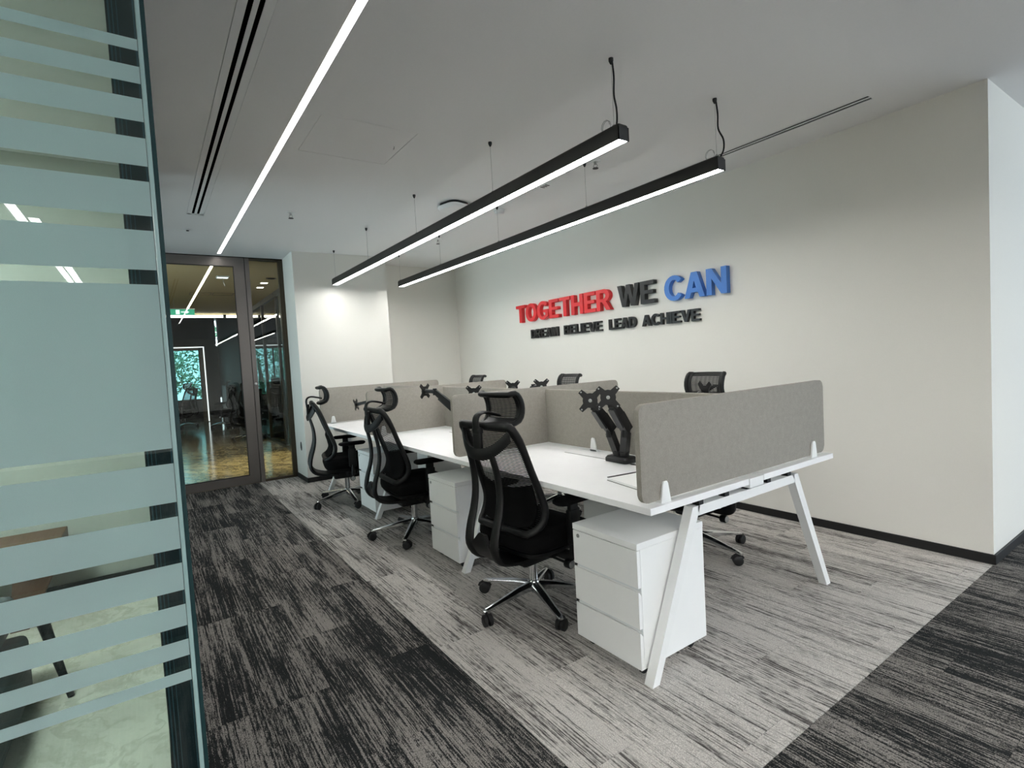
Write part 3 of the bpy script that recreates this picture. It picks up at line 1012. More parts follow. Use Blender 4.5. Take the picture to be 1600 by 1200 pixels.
# ------------------------------------------------------------------ pedestals
pp = thing('pedestal_drawers', 'white three-drawer pedestal under the near corner of the desk', 'drawer pedestal', (-1.655, 1.57, 0), 0, 'white drawer pedestals under the desk')
W2, DP = 0.195, 0.43
B().box((-W2, 0.018, 0.05), (W2, DP, 0.549), 0.001, 1).obj('body', M['white_gloss'], pp)
B().box((-W2 - 0.001, -0.001, 0.550), (W2 + 0.001, DP + 0.001, 0.577), 0.0012, 1).obj('top', M['white_gloss'], pp)
for i, (z0, z1) in enumerate(((0.392, 0.546), (0.222, 0.376), (0.050, 0.206))):
    prof = [(0.0, z0 + 0.0), (0.0, z1 - 0.0), (0.017, z1 - 0.0), (0.017, z0)]
    if i:
        prof = [(0.0, z0), (0.0, z1 - 0.001), (0.004, z1), (0.017, z1 - 0.018), (0.017, z0)]
    dr = B().prism(prof, lambda a, c, kk: (-W2 + 0.001 + kk, a, c), 2 * W2 - 0.002).obj('drawer', M['white_gloss'], pp)
    if i:
        B().box((-W2 + 0.0015, 0.0165, z1 - 0.001), (W2 - 0.0015, 0.0178, z1 + 0.0155)).obj('finger_groove', M['charcoal'] if False else M['edge'], dr)
        B().box((-W2 - 0.0005, 0.004, z1 + 0.001), (-W2 + 0.004, 0.017, z1 + 0.015)).obj('groove_cap', M['black'], dr)
B().lathe([(0.009, 0.0), (0.009, -0.003), (0.006, -0.004), (0.006, -0.001), (0.001, -0.001)], (-W2 + 0.035, 0.0, 0.525), 14, 'y').obj('lock', M['steel'], pp, 40)
for sx in (-1, 1):
    for yy in (0.06, DP - 0.06):
        b = B().lathe([(0.020, -0.009), (0.024, -0.006), (0.024, 0.006), (0.020, 0.009)], (sx * 0.15, yy, 0.0245), 14, 'x')
        b.box((sx * 0.15 - 0.013, yy - 0.02, 0.03), (sx * 0.15 + 0.013, yy + 0.02, 0.05))
        b.obj('caster', M['rubber'], pp, 40)
dup(pp, (-3.185, 1.57, 0), 0, 'white three-drawer pedestal between the nearest and the middle chair')
dup(pp, (-4.755, 1.59, 0), 0, 'white three-drawer pedestal between the middle and the farthest chair')
dup(pp, (-2.730, 3.03, 0), PI, 'white pedestal at the wall side of the desk, opposite the nearest chair')
dup(pp, (-4.30, 3.03, 0), PI, 'white pedestal at the wall side of the desk, opposite the middle chair')
dup(pp, (-5.775, 3.03, 0), PI, 'white pedestal at the wall side of the desk, opposite the farthest chair')

# ------------------------------------------------------------------ task chairs
RAIL = [(-0.313, 1.005), (-0.320, 0.902), (-0.290, 0.782), (-0.284, 0.677), (-0.300, 0.586), (-0.328, 0.497), (-0.338, 0.410), (-0.298, 0.345), (-0.200, 0.313), (-0.090, 0.305)]
BACK = [(-0.285, 1.022), (-0.264, 0.978), (-0.232, 0.900), (-0.189, 0.771), (-0.142, 0.647), (-0.128, 0.574), (-0.152, 0.510), (-0.205, 0.478)]
HALF = [0.192, 0.207, 0.213, 0.222, 0.232, 0.236, 0.226, 0.185]


def back_pt(uu, tt):
    yy, zz = curve1(BACK, tt)
    hw = curve1([(h,) for h in HALF], tt)[0]
    s = 2 * uu - 1
    wrap = 0.022 * s * s * (0.4 + 0.6 * math.sin(PI * min(tt * 1.1, 1)))
    dip = -0.020 * s * s if tt < 0.02 else 0
    return (s * hw, yy + wrap, zz + dip * 0)


def make_chair(label):
    t = thing('office_chair', label, 'office chair', (0, 0, 0), 0, 'black mesh office chairs at the desk')
    # five-star base
    B().lathe([(0.030, 0.085), (0.036, 0.09), (0.036, 0.125), (0.028, 0.14), (0.020, 0.141)], n=18).obj('hub', M['chrome'], t, 40)
    for i in range(5):
        a = math.radians(202.5 + 72 * i)
        c, s = math.cos(a), math.sin(a)
        b = B()
        rings = []
        for rr, zc, w, h in ((0.020, 0.110, 0.060, 0.048), (0.12, 0.103, 0.048, 0.038), (0.25, 0.085, 0.036, 0.026), (0.325, 0.075, 0.031, 0.020), (0.342, 0.071, 0.022, 0.012)):
            ring = []
            for k_ in range(8):
                q = 2 * PI * (k_ + 0.5) / 8
                px = max(-1, min(1, 1.25 * math.cos(q))) * w / 2
                pz = max(-1, min(1, 1.25 * math.sin(q))) * h / 2
                ring.append((rr * c - px * s, rr * s + px * c, zc + pz))
            rings.append(ring)
        b.loft(rings)
        b.obj('base_leg', M['chrome'], t, 50)
        cx, cy = 0.325 * c, 0.325 * s
        b = B().lathe([(0.006, 0.045), (0.006, 0.068)], (cx, cy, 0), 8)
        q = a + 0.9 * i + 0.4
        yv = Vector((math.cos(q), math.sin(q), 0))
        xv = Vector((-yv.y, yv.x, 0))
        cs = Vector((cx, cy, 0)) + yv * 0.014
        arc = [cs + yv * (0.030 * math.cos(g_)) + Vector((0, 0, 0.030 + 0.030 * math.sin(g_))) for g_ in [math.radians(v) for v in (10, 40, 70, 100, 130, 165)]]
        b.tube(arc, 0.011, 6, 0, flat=(1.5, 0.3), up=xv)
        ca = b.obj('caster', M['rubber'], t, 50)
        for sgn in (-1, 1):
            b = B()
            rings = []
            for rad, off in ((0.022, 0.004), (0.0305, 0.007), (0.0305, 0.021), (0.023, 0.026), (0.010, 0.0265)):
                ring = []
                for k_ in range(16):
                    g_ = 2 * PI * k_ / 16
                    ring.append(cs + xv * (sgn * off) + yv * (rad * math.cos(g_)) + Vector((0, 0, 0.031 + rad * math.sin(g_))))
                rings.append(ring)
            b.loft(rings)
            b.obj('wheel', M['rubber'], ca, 40)
    B().lathe([(0.016, 0.07), (0.016, 0.14), (0.024, 0.142), (0.024, 0.27)], n=18).obj('gas_cylinder', M['chrome'], t, 40)
    b = B().box((-0.085, -0.13, 0.255), (0.085, 0.12, 0.335), 0.02, 2)
    b.box((-0.17, -0.02, 0.30), (0.17, 0.09, 0.345), 0.01, 2)
    b.obj('tilt_mechanism', M['black'], t, 40)
    for sx, yy in ((1, 0.03), (-1, 0.06)):
        b = B().tube([(sx * 0.08, yy, 0.29), (sx * 0.235, yy, 0.282)], 0.007, 8)
        b.obj('lever', M['black'], t, 40)
        k_ = B().lathe([(0.020, sx * 0.225), (0.024, sx * 0.23), (0.024, sx * 0.262), (0.021, sx * 0.266)], (0, yy, 0.282), 16, 'x').obj('tension_knob', M['black'], t, 40)
        B().lathe([(0.020, sx * 0.2662), (0.019, sx * 0.268), (0.010, sx * 0.2685)], (0, yy, 0.282), 16, 'x').obj('knob_face', M['steel'], k_, 40)
    # seat
    b = B()

    def seat_ring(s, z, dz=0.0):
        out = []
        for k_ in range(36):
            a = 2 * PI * k_ / 36
            cx_, sy_ = math.cos(a), math.sin(a)
            ex = 2 / 5.0
            x = 0.252 * s * abs(cx_) ** ex * (1 if cx_ >= 0 else -1)
            yy = 0.252 * s * abs(sy_) ** ex * (1 if sy_ >= 0 else -1) + 0.035
            zz = z - (0.035 * max(0, (yy - 0.16) / 0.12) ** 2 if yy > 0.16 else 0) + dz * (x / 0.25) ** 2
            out.append((x, yy, zz))
        return out
    b.loft([seat_ring(0.90, 0.375), seat_ring(0.975, 0.388), seat_ring(1.0, 0.415), seat_ring(0.99, 0.445), seat_ring(0.95, 0.464, 0.008), seat_ring(0.8, 0.472, 0.012), seat_ring(0.4, 0.470, 0.012), seat_ring(0.05, 0.469, 0.0)])
    b.obj('seat', M['black_soft'], t, 60)
    b = B()
    b.loft([seat_ring(0.55, 0.335), seat_ring(0.86, 0.345), seat_ring(0.94, 0.375)])
    b.obj('seat_shell', M['black'], t, 50)
    # backrest: frame ring and mesh panel
    ring = [back_pt(0, v / 10) for v in range(10, -1, -1)] + [back_pt(v / 8, 0) for v in range(1, 8)] + [back_pt(1, v / 10) for v in range(0, 11)] + [back_pt(v / 8, 1) for v in range(7, 0, -1)]
    rads = []
    for p in ring:
        rads.append(0.019 if p[2] < 0.95 else 0.022)
    B().tube(ring, rads, 8, 2, True, up=None).obj('backrest_frame', M['black'], t, 60)
    B().sheet(lambda uu, vv: back_pt(uu, vv), 12, 24).obj('backrest_mesh', M['mesh_back'], t, 80)
    b = B().sheet(lambda uu, vv: (lambda p: (p[0] * 0.86, p[1] - 0.012 - 0.012 * math.sin(PI * vv), p[2] - 0.03 * math.sin(PI * uu) + 0.015))(back_pt(uu, 0.50 + 0.40 * vv)), 14, 8, 0.008)
    b.obj('lumbar_support', M['black_soft'], t, 50)
    # rear yoke, two rails and bottom cradle
    b = B()

    def yoke(uu, vv):
        s = 2 * uu - 1
        p = back_pt(uu, 0.06)
        drop = 0.118 * (1 - abs(s) ** 2.4)
        z_top = 1.018 - drop * 0.9
        h = 0.062 - 0.010 * (1 - abs(s))
        return (s * 0.192, -0.330 + 0.062 * s * s - 0.006 * math.sin(PI * vv), z_top - h * vv)
    b.sheet(yoke, 20, 4, 0.018)
    b.box((-0.030, -0.336, 0.900), (0.030, -0.312, 1.000), 0.008, 2)
    for sx in (-1, 1):
        pts = [(sx * (0.082 + 0.022 * math.sin(PI * i / 9)), yy, zz) for i, (yy, zz) in enumerate(RAIL)][1:]
        rr = [0.016, 0.018, 0.019, 0.020, 0.022, 0.024, 0.022, 0.018, 0.014]
        b.tube(pts, rr, 10, 3, flat=(0.72, 1.3), up=(1, 0, 0))
    cr = [(-0.312, 0.545), (-0.334, 0.47), (-0.338, 0.41), (-0.298, 0.347), (-0.2, 0.314), (-0.08, 0.31)]
    b.sheet(lambda uu, vv: ((2 * uu - 1) * (0.03 + 0.085 * min(1, vv * 2.5)), curve1(cr, 0.18 + 0.82 * vv)[0] + 0.008 * (1 - (2 * uu - 1) ** 2), curve1(cr, 0.18 + 0.82 * vv)[1]), 8, 14, 0.016)
    b.obj('rear_support', M['black'], t, 50)
    # headrest
    HP = [(-0.228, 1.174), (-0.200, 1.178), (-0.176, 1.145), (-0.165, 1.096), (-0.180, 1.045), (-0.226, 1.022)]
    hp = lambda uu, vv: ((2 * uu - 1) * (0.126 + 0.012 * math.sin(PI * vv)), curve1(HP, vv)[0] + 0.028 * (2 * uu - 1) ** 2, curve1(HP, vv)[1])
    ring = [hp(0.04, 1)] + [hp(0, v / 6) for v in range(5, 0, -1)] + [hp(0.04, 0)] + [hp(v / 8, 0) for v in range(1, 8)] + [hp(0.96, 0)] + [hp(1, v / 6) for v in range(1, 6)] + [hp(0.96, 1)] + [hp(v / 8, 1) for v in range(7, 0, -1)]
    hr = B()
    hr.tube(ring, 0.0145, 8, 2, True)
    hr.sheet(lambda uu, vv: hp(uu, 0.80 + 0.2 * vv), 10, 4, 0.010)
    hr.sheet(lambda uu, vv: hp(uu, 0.16 * vv), 10, 3, 0.010)
    hr.sheet(lambda uu, vv: hp(0.11 * uu, vv), 3, 10, 0.010)
    hr.sheet(lambda uu, vv: hp(0.89 + 0.11 * uu, vv), 3, 10, 0.010)
    h = hr.obj('headrest', M['black'], t, 50)
    B().sheet(lambda uu, vv: hp(0.04 + 0.92 * uu, 0.08 + 0.84 * vv), 10, 12).obj('headrest_mesh', M['mesh_head'], h, 80)
    b = B()
    b.tube([(0, -0.326, 0.985), (0, -0.333, 1.040), (0, -0.322, 1.076), (0, -0.288, 1.090), (0, -0.240, 1.082), (0, -0.184, 1.066)], [0.013, 0.013, 0.012, 0.011, 0.011, 0.011], 10, 3, flat=(0.75, 2.1), up=(1, 0, 0))
    b.box((-0.028, -0.338, 0.985), (0.028, -0.306, 1.018), 0.006, 2)
    b.obj('headrest_bracket', M['black'], t, 50)
    # armrests
    for sx in (-1, 1):
        b = B()
        b.tube([(sx * 0.12, 0.035, 0.325), (sx * 0.24, 0.035, 0.325), (sx * 0.282, 0.035, 0.350), (sx * 0.285, 0.035, 0.42)], [0.022, 0.022, 0.024, 0.024], 8, 3, flat=(1.3, 0.7), up=(0, 1, 0))
        b.box((sx * 0.285 - 0.018, 0.0, 0.40), (sx * 0.285 + 0.018, 0.072, 0.575), 0.008, 2)
        b.box((sx * 0.285 - 0.013, 0.008, 0.55), (sx * 0.285 + 0.013, 0.064, 0.618), 0.004, 2)
        ar = b.obj('armrest', M['black'], t, 40)
        po = [(x - 0.045, y_ - 0.125) for x, y_ in rounded_rect(0.09, 0.25, 0.04, 6)]
        rg = lambda sc, z: [(sx * 0.285 + x * sc, 0.04 + y_ * sc, z) for x, y_ in po]
        B().loft([rg(0.88, 0.612), rg(1.0, 0.622), rg(1.0, 0.634), rg(0.92, 0.641), rg(0.5, 0.642)]).obj('arm_pad', M['black_soft'], ar, 50)
    return t


c0 = make_chair('nearest black high-backed mesh office chair with headrest, at the near corner')


def turn_base(root, world_deg):
    """swivel base of one chair: one of its legs points at world_deg"""
    dz = math.radians(world_deg - 202.5) - root.rotation_euler[2]
    for ch in kids(root):
        if ch.name.split('.')[0] in ('base_leg', 'caster'):
            ch.rotation_euler = (0, 0, dz)


c0.location = (-2.305, 1.66, 0)
c0.rotation_euler = (0, 0, math.radians(6))
chairs = [(c0, 201.5)]
for loc, rz, leg, lab in (
        ((-3.89, 1.67, 0), -3, 250.6, 'middle one of the three black high-backed chairs along the aisle side'),
        ((-5.35, 1.59, 0), -11, 284, 'farthest of the three black high-backed chairs on the aisle side, by the pillar'),
        ((-2.20, 2.95, 0), 181, 68.6, 'black office chair on the wall side nearest the free end of the desk'),
        ((-3.62, 2.95, 0), 176, 60, 'black office chair on the wall side, middle seat, its headrest above the screen'),
        ((-5.22, 2.95, 0), 178, 66, 'black office chair on the wall side, far seat, only its headrest showing')):
    chairs.append((dup(c0, loc, math.radians(rz), lab), leg))
for ch, leg in chairs:
    turn_base(ch, leg)


# ------------------------------------------------------------------ monitor arms
def monitor_arm(label, base, arms):
    """base (x, y); arms: list of (elbow, tip, plate centre, plate facing angle, plate tilt)"""
    bx, by = base
    t = thing('monitor_arm', label, 'monitor arm', (bx, by, ZT), 0, 'black monitor arms on the desk')
    po = [(x - 0.085, y_ - 0.05) for x, y_ in rounded_rect(0.17, 0.10, 0.02, 4)]
    rg = lambda s, z: [(x * s, y_ * s, z) for x, y_ in po]
    B().loft([rg(1.0, 0.003), rg(1.0, 0.022), rg(0.86, 0.034)]).obj('clamp_base', M['black_metal'], t, 30)
    n = len(arms)
    for i, (el, tip, pc, fa, tilt) in enumerate(arms):
        off = Vector((bx, by, ZT))
        ped = Vector(((-0.028 + 0.056 * i) if n > 1 else 0.0, 0, 0.035))
        el, tip, pc = Vector(el) - off, Vector(tip) - off, Vector(pc) - off
        b = B().lathe([(0.026, 0.032), (0.026, 0.056), (0.021, 0.06)], (ped.x, 0, 0), 14)
        b.bar(ped + Vector((0, 0, 0.02)), el + Vector((0, 0, -0.01)), 0.042, 0.036, up=(0, 1, 0.2))
        b.tube([el + Vector((0, 0, -0.035)), el + Vector((0, 0, 0.035))], 0.024, 12)
        lo = b.obj('lower_link', M['black_metal'], t, 40)
        b = B()
        dirv = (tip - el).normalized()
        a1 = el + Vector((0, 0, 0.02))
        b.bar(a1 - dirv * 0.02, a1 + (tip - a1) * 0.5, 0.046, 0.052, up=(0, 0, 1), w2=0.046, h2=0.056)
        b.bar(a1 + (tip - a1) * 0.45, tip, 0.044, 0.052, up=(0, 0, 1), w2=0.036, h2=0.036)
        up_ = b.obj('upper_link', M['black_metal'], t, 40)
        sd = dirv.cross(Vector((0, 0, 1))).normalized()
        un = sd.cross(dirv).normalized()
        q0, q1 = a1 + (tip - a1) * 0.12 - un * 0.030, a1 + (tip - a1) * 0.80 - un * 0.024
        B().bar(q0, q1, 0.040, 0.014, up=tuple(un)).obj('cable_cover', M['charcoal'], up_)
        # head joint and plate
        nv = Vector((math.cos(tilt) * math.cos(fa), math.cos(tilt) * math.sin(fa), math.sin(tilt)))
        rv = Vector((-math.sin(fa), math.cos(fa), 0))
        uv = nv.cross(rv)
        b = B()
        b.tube([tip, tip + (pc - tip) * 0.5, pc - nv * 0.012], [0.019, 0.017, 0.020], 10)
        b.tube([tip + Vector((0, 0, -0.03)), tip + Vector((0, 0, 0.025))], 0.018, 10)
        b.obj('swivel_head', M['black_metal'], t, 40)
        out = []
        R_ = 0.056
        for k_ in range(4):
            a = PI / 4 + k_ * PI / 2
            ex, ey = math.cos(a), math.sin(a)
            tx, ty = -ey, ex
            tipx, tipy = ex * R_ * 1.34, ey * R_ * 1.34
            out += [(tipx - tx * 0.013, tipy - ty * 0.013), (tipx + tx * 0.013, tipy + ty * 0.013)]
            m = a + PI / 4
            for dm in (-0.35, 0, 0.35):
                out.append((math.cos(m + dm) * 0.041, math.sin(m + dm) * 0.041))
        pb = B().prism(out, lambda p, q, kk: pc + rv * p + uv * q + nv * (kk - 0.004), 0.005)
        ve = pb.obj('mounting_plate', M['black_metal'], t, 30)
        kb = B()
        ring = lambda rad, o_: [pc + rv * (rad * math.cos(2 * PI * j / 14)) + uv * (rad * math.sin(2 * PI * j / 14)) + nv * o_ for j in range(14)]
        kb.loft([ring(0.010, 0.001), ring(0.010, 0.004), ring(0.008, 0.005)])
        kb.obj('centre_bolt', M['steel'], ve, 40)
        kb = B()
        for k_ in range(4):
            a = PI / 4 + k_ * PI / 2
            c_ = pc + rv * (math.cos(a) * R_ * 1.2) + uv * (math.sin(a) * R_ * 1.2)
            kb.loft([[c_ + rv * (0.0045 * math.cos(2 * PI * j / 8)) + uv * (0.0045 * math.sin(2 * PI * j / 8)) + nv * o_ for j in range(8)] for o_ in (0.0005, 0.0018)])
        kb.obj('screw_hole', M['steel'], ve, 40)
    return t


FA = math.radians(-42)
monitor_arm('double black monitor arm on the near part of the desk, both plates facing out', (-2.09, 2.155),
            [((-2.142, 2.13, 0.915), (-2.150, 2.02, 1.075), (-2.126, 1.975, 1.101), FA, 0.0),
             ((-2.020, 2.13, 0.925), (-2.015, 2.02, 1.095), (-1.988, 1.975, 1.122), FA, 0.0)])
monitor_arm('double monitor arm behind the nearest cross screen, one arm reaching out in profile', (-3.72, 2.155),
            [((-3.80, 2.12, 0.880), (-3.975, 1.955, 1.118), (-4.065, 1.905, 1.123), math.radians(205), 0.0),
             ((-3.62, 2.13, 0.90), (-3.50, 2.06, 1.05), (-3.44, 2.015, 1.108), FA, 0.0)])
monitor_arm('monitor arm at the far seat of the aisle side, its plate turned to the aisle', (-5.15, 2.155),
            [((-5.18, 2.10, 0.905), (-5.45, 1.90, 0.985), (-5.62, 1.82, 0.955), math.radians(232), -0.15)])
monitor_arm('double monitor arm on the wall side near the free end of the desk', (-2.05, 2.45),
            [((-2.05, 2.48, 0.90), (-1.93, 2.58, 1.06), (-1.86, 2.62, 1.10), math.radians(70), 0.0),
             ((-2.12, 2.48, 0.90), (-2.15, 2.58, 1.04), (-2.18, 2.62, 1.03), math.radians(100), 0.0)])
monitor_arm('monitor arm on the wall side at the middle seat, its black plate above the screen', (-3.45, 2.45),
            [((-3.45, 2.47, 0.93), (-3.32, 2.49, 1.12), (-3.23, 2.50, 1.125), FA, 0.0),
             ((-3.50, 2.47, 0.92), (-3.55, 2.49, 1.06), (-3.62, 2.50, 1.112), FA, 0.0)])

# open document book on the near part of the desk
t = thing('document_book', 'white bound document with dark edges lying on the desk beside the near screen', 'book', (0, 0, ZT))
bk = lambda dz0, dz1, sh: B().prism([(-1.83 + sh, 1.785), (-1.55, 1.735), (-1.505, 1.99), (-1.79, 2.04)], lambda x, yy, kk: (x, yy, dz0 + kk), dz1 - dz0)
bk(0.0005, 0.003, 0).obj('back_cover', M['charcoal'], t)
bk(0.003, 0.012, 0.004).obj('page_block', M['paper'], t)
bk(0.012, 0.0135, 0.002).obj('front_cover', M['paper'], t)
B().bar((-1.828, 1.79, 0.0145), (-1.792, 2.038, 0.0145), 0.013, 0.003).obj('spine_binding', M['black'], t)
b = B()
for i, (px, py, ln) in enumerate(((-1.66, 1.85, 0.07), (-1.65, 1.80, 0.07), (-1.67, 1.90, 0.05))):
    b.box((px, py, 0.0136), (px + ln, py + 0.004, 0.0139))
b.obj('printed_line', M['ink'], t)

# ------------------------------------------------------------------ striped glass partition at the left
GX, GY = -1.282, 0.048
gp = thing('glass_partition', 'greenish glass panel with frosted horizontal stripes at the left edge', 'glass partition', (0, 0, 0))
B().box((GX - 0.012, -2.6, 0.012), (GX, GY - 0.017, ZC - 0.002)).obj('pane', M['glass_green'], gp)
bands = [(0.500 + 0.221, 0.744), (0.774, 0.808), (0.837, 0.882), (0.912, 0.969), (0.999, 1.066), (1.096, 1.176),
         (1.207, 1.539), (1.568, 1.646), (1.675, 1.743), (1.773, 1.828), (1.860, 1.905), (1.934, 1.967), (1.998, 2.020)]
for z0, z1 in bands:
    B().box((GX + 0.0002, -2.6, z0), (GX + 0.0008, GY - 0.0172, z1)).obj('frosted_stripe', M['film'], gp)
B().box((GX - 0.014, GY - 0.0165, 0.012), (GX + 0.0015, GY - 0.0082, ZC - 0.002), 0.002, 2).obj('edge_seal', M['seal'], gp)
B().box((GX - 0.012, GY - 0.0078, 0.012), (GX, GY, ZC - 0.002), 0.001, 1).obj('pane_edge', M['edge_glass'], gp)

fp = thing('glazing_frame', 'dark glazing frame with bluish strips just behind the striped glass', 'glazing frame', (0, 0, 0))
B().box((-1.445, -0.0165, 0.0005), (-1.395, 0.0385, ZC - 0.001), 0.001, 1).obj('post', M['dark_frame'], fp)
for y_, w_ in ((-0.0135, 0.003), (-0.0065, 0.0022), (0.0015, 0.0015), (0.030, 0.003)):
    B().box((-1.3945, y_, 0.001), (-1.392, y_ + w_, ZC - 0.002)).obj('strip', M['frame_strip'], fp)  # bluish strips stand in for upright reflection streaks in the glazing
for x in (-2.6, -3.7, -4.7, -5.9):
    B().box((x - 0.03, -0.026, 0.0005), (x + 0.03, -0.002, ZC - 0.001)).obj('post', M['dark_frame'], fp)
B().box((-7.1, -0.026, 0.0005), (-1.447, -0.002, 0.05)).box((-7.1, -0.026, ZC - 0.05), (-1.447, -0.002, ZC - 0.001)).obj('rail', M['dark_frame'], fp)
for a, c in ((-1.447, -2.57), (-2.63, -3.67), (-3.73, -4.67), (-4.73, -5.87), (-5.93, -7.1)):
    B().box((c, -0.018, 0.05), (a, -0.010, ZC - 0.05)).obj('pane', M['glass_hall'], fp)

# furniture glimpsed through the clear stripes
t = thing('wooden_sideboard', 'brown wooden sideboard glimpsed through the clear stripes of the glass', 'sideboard', (-4.09, -0.92, 0))
B().box((-0.22, -0.9, 0.33), (0.22, 0.44, 0.46), 0.004, 1).obj('top_box', M['wood'], t)
for yy in (0.30, -0.75):
    b = B()
    b.loft([[(-0.16, yy - 0.1, 0.0), (0.16, yy - 0.1, 0.0), (0.16, yy - 0.02, 0.0), (-0.16, yy - 0.02, 0.0)], [(-0.2, yy - 0.06, 0.33), (0.2, yy - 0.06, 0.33), (0.2, yy + 0.12, 0.33), (-0.2, yy + 0.12, 0.33)]])
    b.obj('side_leg', M['wood'], t)
t = thing('lounge_seat', 'grey fabric seat with a dark tapered leg behind the striped glass', 'armchair', (-2.9, -0.8, 0))
B().box((-0.35, -0.5, 0.28), (0.3, 0.24, 0.42), 0.04, 3).obj('cushion', M['grey_fabric'], t, 40)
B().box((-0.25, -0.45, 0.0), (0.45, 0.285, 0.26), 0.03, 3).obj('base', M['grey_fabric'], t, 40)
B().tube([(-0.25, 0.33, 0.30), (-0.05, 0.43, 0.004)], [0.024, 0.012], 10).obj('leg', M['black'], t, 40)

# unseen panel lights added to light that room and its pale floor
for i, (x, y_) in enumerate(((-2.9, -1.3), (-2.9, -3.2))):
    t = thing('ceiling_panel_light', ['square ceiling panel light nearer the glass frame, behind the striped glass', 'square ceiling panel light farther back behind the striped glass'][i], 'ceiling light', (x, y_, ZC))
    B().box((-0.3, -0.3, -0.012), (0.3, 0.3, -0.0005), 0.002, 1).obj('frame', M['white_metal'], t)
    B().box((-0.28, -0.28, -0.014), (0.28, 0.28, -0.0121)).obj('diffuser', M['led_room'], t)

# ------------------------------------------------------------------ the hall behind the door
struct(slab('wall_hall_left', (-14.0, -1.3, 0), (XD - 0.06, -1.2, ZC), M['beige_wall']))
t = thing('ceiling_light_strip', 'light strip in the hall ceiling seen through the door glass', 'ceiling light', (0, 0, ZC))
B().box((-13.9, 0.770, 0.01), (-7.3, 0.808, 0.014)).obj('diffuser', M['led_hall'], t)
t = thing('cove_light', 'thin horizontal light line across the end of the hall', 'ceiling light', (0, 0, 0))
B().box((-14.0, -0.6, 2.690), (-13.95, 1.55, 2.745)).obj('diffuser', M['led_hall'], t)
B().box((-14.0, 1.62, 2.690), (-13.95, 1.93, 2.745)).obj('diffuser', M['led_hall'], t)
b = B().box((-13.999, -0.62, 2.68), (-13.94, 1.95, 2.69))
b.obj('ledge', M['bronze_dark'], t)

for i, (x, y_) in enumerate(((-9.09, 1.62), (-9.58, 1.64))):
    t = thing('recessed_downlight', ['nearer one of two small square downlights in the hall ceiling', 'farther one of two small square downlights in the hall ceiling'][i], 'ceiling light', (x, y_, ZC))
    B().box((-0.06, -0.06, -0.004), (0.06, 0.06, -0.0002)).obj('trim', M['white_metal'], t)
    B().box((-0.045, -0.045, -0.006), (0.045, 0.045, -0.0042)).obj('lens', M['led_hall'], t)
t = thing('recessed_downlight', 'round downlight in the hall ceiling nearest the side glass', 'ceiling light', (-8.63, 1.64, ZC))
B().lathe([(0.075, -0.0003), (0.075, -0.005), (0.055, -0.007), (0.05, -0.003)], n=24).obj('trim', M['bronze_dark'], t, 40)
B().lathe([(0.05, -0.004), (0.05, -0.006), (0.01, -0.0062)], n=20).obj('lens', M['slot_black'], t)
spot('downlight_beam', (-8.75, 1.45, 2.70), (-8.70, 1.42, 0), 190, 52, (1.0, 0.82, 0.46), 0.8)
spot('downlight_beam', (-8.3, 0.2, 2.70), (-8.3, 0.3, 0), 60, 90, (1.0, 0.86, 0.60), 1.0)
spot('downlight_beam', (-10.6, 0.4, 2.70), (-10.6, 0.4, 0), 60, 100, (1.0, 0.90, 0.70), 1.0)

t = thing('ceiling_panel', 'flat rectangular service panels in the hall ceiling', 'access panel', (-10.5, 1.02, ZC))
for dy in (-0.17, 0.17):
    b = B()
    for lo, hi in (((-0.14, -0.16), (0.14, -0.15)), ((-0.14, 0.15), (0.14, 0.16)), ((-0.15, -0.16), (-0.14, 0.16)), ((0.14, -0.16), (0.15, 0.16))):
        b.box((lo[0], lo[1] + dy, -0.004), (hi[0], hi[1] + dy, -0.0003))
    b.obj('panel_frame', M['bronze_dark'], t)

t = thing('projector_lamp', 'small bright square fitting hanging from the hall ceiling', 'ceiling light', (-8.62, 0.99, ZC))
B().box((-0.07, -0.08, -0.02), (0.07, 0.08, -0.0004), 0.004, 1).obj('housing', M['white_metal'], t)
B().box((-0.06, -0.07, -0.022), (0.06, 0.07, -0.0202)).obj('lens', M['led_portal'], t)
B().tube([(0.0, 0.0, -0.022), (-0.02, 0.01, -0.08), (0.01, 0.02, -0.14)], 0.004, 6, 3).obj('cord', M['steel'], t)

t = thing('exit_sign', 'green lit exit sign hanging at the end of the hall', 'exit sign', (-11.2, 0.60, 2.53))
B().box((-0.012, -0.19, -0.06), (0.0, 0.19, 0.05), 0.002, 1).obj('panel', M['exit_green'], t)
b = B()
b.box((0.0005, -0.10, -0.045), (0.002, -0.04, 0.035))
b.prism([(-0.02, -0.012), (0.06, -0.012), (0.06, -0.035), (0.11, -0.003), (0.06, 0.028), (0.06, 0.006), (-0.02, 0.006)], lambda a, c, kk: (0.0005 + kk, a, c), 0.0015)
b.obj('pictogram', M['exit_white'], t)
B().tube([(-0.006, -0.12, 0.05), (-0.006, -0.12, 0.238)], 0.003, 6).tube([(-0.006, 0.12, 0.05), (-0.006, 0.12, 0.238)], 0.003, 6).obj('hanger', M['steel'], t)
B().box((-0.02, -0.2, 0.045), (0.008, 0.2, 0.06)).obj('housing', M['steel'], t)

